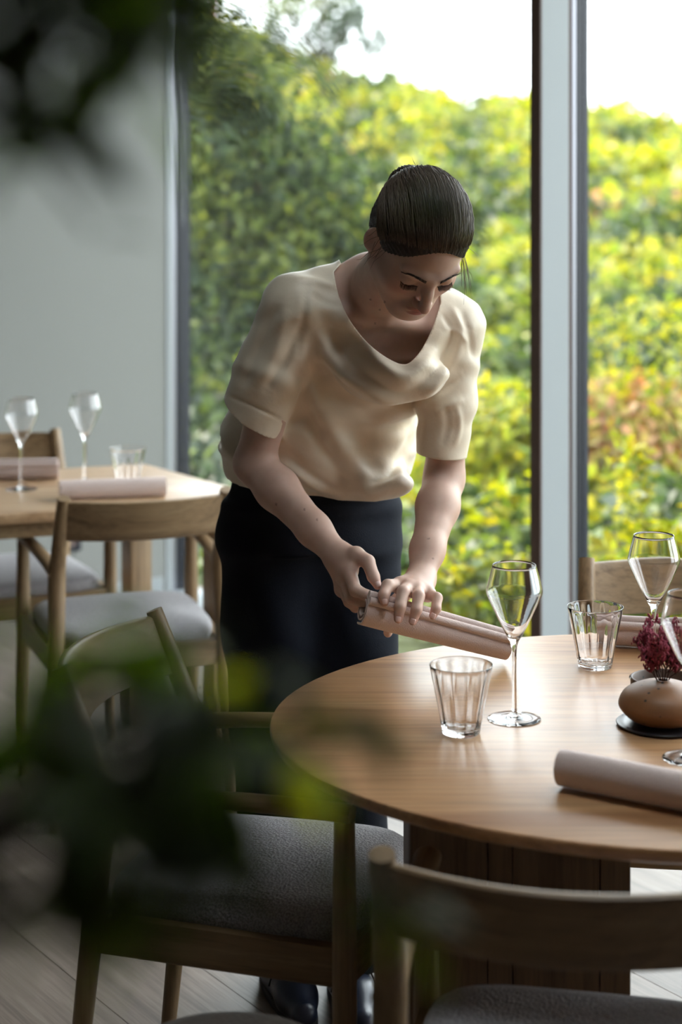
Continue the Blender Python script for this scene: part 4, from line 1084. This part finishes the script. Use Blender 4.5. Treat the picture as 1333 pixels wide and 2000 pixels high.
# ------------------------------------------------------------------ potted indoor tree close to the camera: out-of-focus leaves
pot = empty('potted_plant', (-.26, .72, 0)); tag(pot, 'blurred leafy indoor plant close in front of the camera, dark green leaves', 'plant')
M['pot'] = simple('clay_pot', (.16,.13,.11), .7)
PX, PY = -.26, .72
MB().lathe([(0,0), (.10,0), (.115,.01), (.145,.30), (.15,.33), (.142,.335), (.134,.32), (.13,.29), (0,.285)], 40).build('pot', M['pot'], pot, auto=40)
MB().lathe([(0,.27), (.128,.27), (.129,.292), (.06,.300), (0,.296)], 30).build('soil', M['bark'], pot)
def leaf_mesh():
    V = []; F = []; n_ = 9
    for i in range(n_):
        t_ = i/(n_-1); w_ = .5*math.sin(PI*t_**.8)**.9*.46 if 0 < i < n_-1 else .004; y = t_; zc = -.16*t_*t_
        for k in (-1, -.5, 0, .5, 1): V.append((k*w_, y, zc+abs(k)*w_*.30-.02*math.sin(t_*20)*abs(k)))
    for i in range(n_-1):
        for k in range(4): F.append((i*5+k, i*5+k+1, (i+1)*5+k+1, (i+1)*5+k))
    return V, F
LV, LF = leaf_mesh()
leaf_me = mesh('leaf', LV, LF, M['houseleaf'], pot); sm_ = leaf_me.modifiers.new('thick', 'SOLIDIFY'); sm_.thickness = .006
rl_ = random.Random(21); first = [True]
stems = MB()
backlit_me = leaf_me.data.copy(); backlit_me.materials.clear(); backlit_me.materials.append(M['backlitleaf'])
def put_leaf(p, size, droop=None, backlit=False):
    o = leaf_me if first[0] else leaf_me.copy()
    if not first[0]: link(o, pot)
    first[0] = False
    if backlit: o.data = backlit_me
    a = rl_.uniform(0, 2*PI); t_ = rl_.uniform(-.9, .5) if droop is None else droop
    o.matrix_local = Matrix.Translation(Vector(p)-pot.location) @ Matrix.Rotation(a, 4, 'Z') @ Matrix.Rotation(t_, 4, 'X') @ Matrix.Rotation(rl_.uniform(-.7,.7), 4, 'Y') @ Matrix.Scale(size, 4)
def twig(anchor, tips, base_r=.0035):
    root = Vector(anchor)
    for tp in tips:
        tp = Vector(tp); mid = root.lerp(tp, .5)+Vector((0,0,.02)); stems.tube(lerp_path([root-pot.location, mid-pot.location, tp-pot.location], 8), [base_r*(1-.6*i/7) for i in range(8)], 6)
def cluster(specs, anchor):
    tips = []
    for (px, Y, d, sp, n_, sz) in specs:
        c = P(px, Y, d); tips.append(c)
        for _ in range(n_):
            put_leaf(c+Vector((rl_.gauss(0,1)*sp, rl_.gauss(0,1)*sp*1.3, rl_.gauss(0,1)*sp)), sz*rl_.uniform(.8,1.2))
    twig(anchor, tips)
CL_TOP = [(40,30,.62,.016,9,.046), (130,10,.64,.016,9,.046), (215,25,.66,.014,8,.045), (300,10,.72,.012,7,.042), (90,110,.62,.012,5,.040), (190,120,.66,.010,3,.036), (50,225,.60,.009,3,.036), (30,310,.62,.009,3,.034), (110,255,.64,.007,2,.032), (180,450,.78,.006,1,.026), (330,60,.8,.006,3,.034), (260,70,.64,.010,4,.042), (150,70,.62,.010,4,.042)]
CL_BOT = [(60,1500,.58,.016,8,.046), (170,1440,.60,.017,9,.048), (260,1520,.62,.017,9,.048), (330,1420,.64,.015,8,.045), (120,1620,.58,.013,7,.044), (400,1500,.66,.011,5,.040), (200,1600,.60,.008,2,.036), (360,1320,.68,.010,3,.038), (450,1440,.66,.010,4,.038), (500,1310,.72,.005,2,.032), (540,1480,.70,.006,2,.034), (640,1400,.74,.005,2,.032), (600,1430,.74,.005,2,.032), (690,1450,.78,.005,1,.030), (740,1690,.74,.004,1,.026), (830,1800,.76,.005,2,.028), (290,1830,.62,.006,1,.028), (400,1230,.74,.006,1,.028), (20,1330,.62,.006,2,.034)]
CL_MID = [(778,415,.72,.004,2,.034), (852,395,.74,.003,1,.030)]
trunk_top = Vector((-.28, .74, 1.28))
stems.tube(lerp_path([(0,0,.27), (.01,.02,.7), (-.02,.03,1.05), trunk_top-pot.location], 12), lerp1([.016,.014,.011,.008], 12), 10)
top2 = Vector((-.24, .74, 1.74)); stems.tube(lerp_path([trunk_top-pot.location, Vector((-.28,.75,1.5))-pot.location, top2-pot.location], 10), lerp1([.008,.007,.005], 10), 8)
cluster(CL_TOP, top2); cluster(CL_BOT, Vector((-.24,.70,1.32)))
stems.tube(lerp_path([top2-pot.location, P(250,-40,.8)-pot.location, P(560,60,.78)-pot.location, P(790,390,.73)-pot.location], 14), [.003-.00015*i for i in range(14)], 6)
for (px, Y, d, sp, n_, sz) in CL_MID:
    for _ in range(n_): put_leaf(P(px, Y, d)+Vector((rl_.gauss(0,1)*sp, rl_.gauss(0,1)*sp, rl_.gauss(0,1)*sp)), sz)
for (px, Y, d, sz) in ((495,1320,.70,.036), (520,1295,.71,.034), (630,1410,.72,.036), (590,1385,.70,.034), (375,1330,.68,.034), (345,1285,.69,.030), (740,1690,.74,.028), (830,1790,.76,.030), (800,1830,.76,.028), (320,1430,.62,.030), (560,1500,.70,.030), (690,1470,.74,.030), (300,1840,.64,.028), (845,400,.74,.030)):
    put_leaf(P(px, Y, d), sz, backlit=True)  # leaves whose backlit glow is painted into their colour
stems.build('stem', M['bark'], pot)
